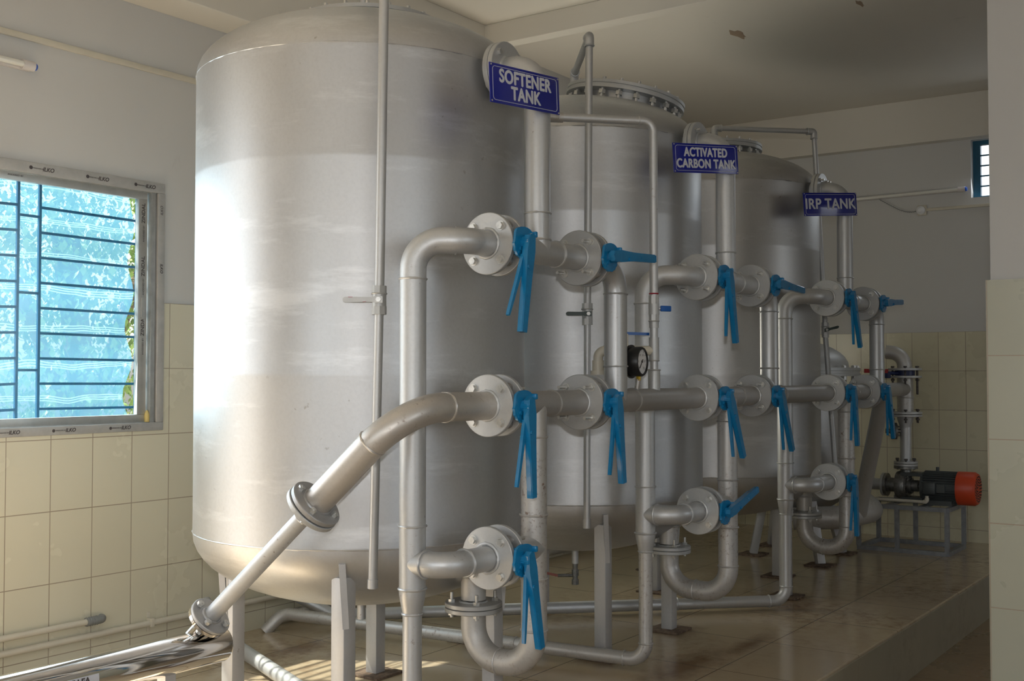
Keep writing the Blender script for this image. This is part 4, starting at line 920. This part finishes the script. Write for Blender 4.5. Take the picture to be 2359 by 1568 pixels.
G().cyl((U, 2.22, AX + 0.10), (U, 2.22, AX + 0.145), 0.012, segs=10).put('lifting_eye', M_MOTOR, t)
fc = G().lathe([(0.112, 0), (0.121, 0.002), (0.121, 0.115), (0.108, 0.135), (0.001, 0.138)], (U, 2.075, AX), (0, -1, 0), 44).put('fan_cover', M_RED, t)
g = G()
for r in (0.03, 0.05, 0.07, 0.09): 
    for k in range(int(r * 260)): a = 2 * PI * k / int(r * 260); g.box((U + r * math.cos(a), 1.9365, AX + r * math.sin(a)), (0.009, 0.003, 0.009))
g.put('grille_slots', M_BLACK, fc)
g = G().bx(U - 0.07, U + 0.07, 2.315, 2.47, AX + 0.075, AX + 0.10).bx(U - 0.07, U + 0.07, 2.315, 2.47, AX - 0.11, AX - 0.08); g.cyl((U, 2.31, AX), (U, 2.325, AX), 0.105, segs=32); g.put('bracket', M_MOTOR, t)
g = G().cyl((U, 2.315, AX), (U, 2.42, AX), 0.014, segs=14).cyl((U, 2.355, AX), (U, 2.40, AX), 0.042, segs=20).cyl((U, 2.40, AX), (U, 2.43, AX), 0.055, segs=20)
g.put('coupling', M_PUMP, t)
g = G().lathe([(0.05, -0.045), (0.10, -0.035), (0.112, 0.0), (0.10, 0.035), (0.05, 0.045)], (U, 2.475, AX), Y, 36, True); g.cyl((U, 2.43, AX), (U, 2.445, AX), 0.095, segs=28); g.cyl((U, 2.50, AX), (U, 2.60, AX), 0.05, 0.055, 24); g.cyl((U, 2.580, AX), (U, 2.60, AX), 0.085, segs=28)
g.cyl((U, 2.448, AX + 0.03), (U, 2.448, 0.595), 0.046, 0.038, 24); g.cyl((U, 2.448, 0.590), (U, 2.448, 0.608), 0.085, segs=28); g.bx(U - 0.06, U + 0.06, 2.44, 2.52, 0.34, AX - 0.07)
for k in range(8):
    a = 2 * PI * k / 8; g.cyl((U + 0.082 * math.cos(a), 2.42, AX + 0.082 * math.sin(a)), (U + 0.082 * math.cos(a), 2.445, AX + 0.082 * math.sin(a)), 0.010, segs=6)
g.put('volute', M_PUMP, t)
t = thing('suction_pipe', (U, 2.62, AX), 'short silver suction pipe entering the left side of the pump', 'pipe')
g = G().path([(U, 2.612, AX), (U, 3.05, AX)], 0.043, [], 24); g.put('pipe', M_PIPE, t); flange(t, (U, 2.602, AX), Y, r=0.085, pipe_r=0.043)
t = thing('drain_hose', (U - 0.2, 2.25, 0.372), 'thin cream plastic pipe turning up beneath the motor', 'pipe')
G().path([(U - 0.20, 2.90, 0.372), (U - 0.20, 2.245, 0.372), (U - 0.20, 2.245, 0.415)], 0.0115, [0.02], 14).put('pipe', M_PVC, t)
G().path([(U - 0.20, 2.27, 0.372), (U - 0.20, 2.245, 0.372), (U - 0.20, 2.245, 0.40)], 0.0155, [0.02], 14).put('elbow', M_PVC, t)
# discharge riser
t = thing('discharge_pipe', (U, 2.448, 0.61), 'vertical silver discharge pipe above the pump with flanges and open curved top', 'pipe')
g = G().cyl((U, 2.448, 0.625), (U, 2.446, 0.900), 0.040, segs=24); g.put('lower_pipe', M_PIPE, t)
g = G().lathe([(0.040, 0.890), (0.042, 0.905), (0.058, 0.955), (0.060, 0.985)], (U, 2.447, 0), segs=28); g.put('reducer', M_PIPE, t)
g = G().cyl((U, 2.447, 0.985), (U, 2.448, 1.27), 0.058, segs=28); bead(g, (U, 2.447, 1.115), Z, 0.058); g.put('upper_pipe', M_PIPER, t)
g = G().path([(U, 2.450, 1.33), (U, 2.450, 1.445), (U - 0.01, 2.580, 1.455)], 0.052, [0.105], 26, 10); g.put('open_elbow', M_PIPER, t)
for z, r in ((0.609, 0.085), (0.628, 0.085), (0.975, 0.120), (0.995, 0.120), (1.262, 0.120), (1.318, 0.120)):
    f = flange(t, (U, 2.448, z), Z, r=r, t=0.016, pipe_r=0.045, side=1 if z > 1 else -1)
for z0_, z1_, r in ((0.585, 0.665, 0.068), (0.93, 1.03, 0.10), (1.14, 1.35, 0.10)):
    for k in range(6):
        a = 2 * PI * k / 6 + 0.3; p = (U + r * math.cos(a), 2.448 + r * math.sin(a))
        G().cyl((*p, z0_), (*p, z1_), 0.007, segs=8).cyl((*p, z1_ - 0.012), (*p, z1_), 0.013, segs=6).cyl((*p, (z0_ + 0.02) if z0_ < 1.1 else 1.24), (*p, (z0_ + 0.032) if z0_ < 1.1 else 1.255), 0.013, segs=6).put('bolt', M_CAST, t)
t = thing('butterfly_valve', (U, 2.448, 1.30), 'dark blue wafer valve with red lever on top of the pump discharge pipe', 'valve')
G().cyl((U, 2.448, 1.279), (U, 2.448, 1.317), 0.072, segs=32).cyl((U, 2.448, 1.298), (U - 0.13, 2.53, 1.298), 0.014, segs=12).box((U - 0.135, 2.535, 1.285), (0.03, 0.04, 0.05), bev=0.005).put('valve_body', plain('valve_navy', (0.02, 0.03, 0.10, 1), 0.4), t)
G().bar((U - 0.14, 2.53, 1.312), (U - 0.16, 2.70, 1.315), 0.020, 0.030).put('lever', M_LRED, t)
t = thing('side_flange_branch', (U, 2.50, 0.867), 'small flanged side branch halfway up the pump discharge pipe', 'pipe')
G().cyl((U, 2.45, 0.867), (U - 0.05, 2.58, 0.867), 0.018, segs=14).cyl((U - 0.025, 2.505, 0.867), (U - 0.032, 2.520, 0.867), 0.062, segs=28).cyl((U - 0.034, 2.525, 0.867), (U - 0.041, 2.540, 0.867), 0.062, segs=28).put('branch', M_PUMP, t)
for k in range(4):
    a = PI/4 + k * PI/2; p = V3((U - 0.033, 2.52, 0.867)) + V3((math.cos(a) * 0.045, 0, math.sin(a) * 0.045)); G().cyl(p - V3((0, 0.03, 0)), p + V3((0, 0.035, 0)), 0.008, segs=6).put('bolt', M_BOLT, t)

for o in bpy.data.objects:
    if '_base' in o: del o['_base']
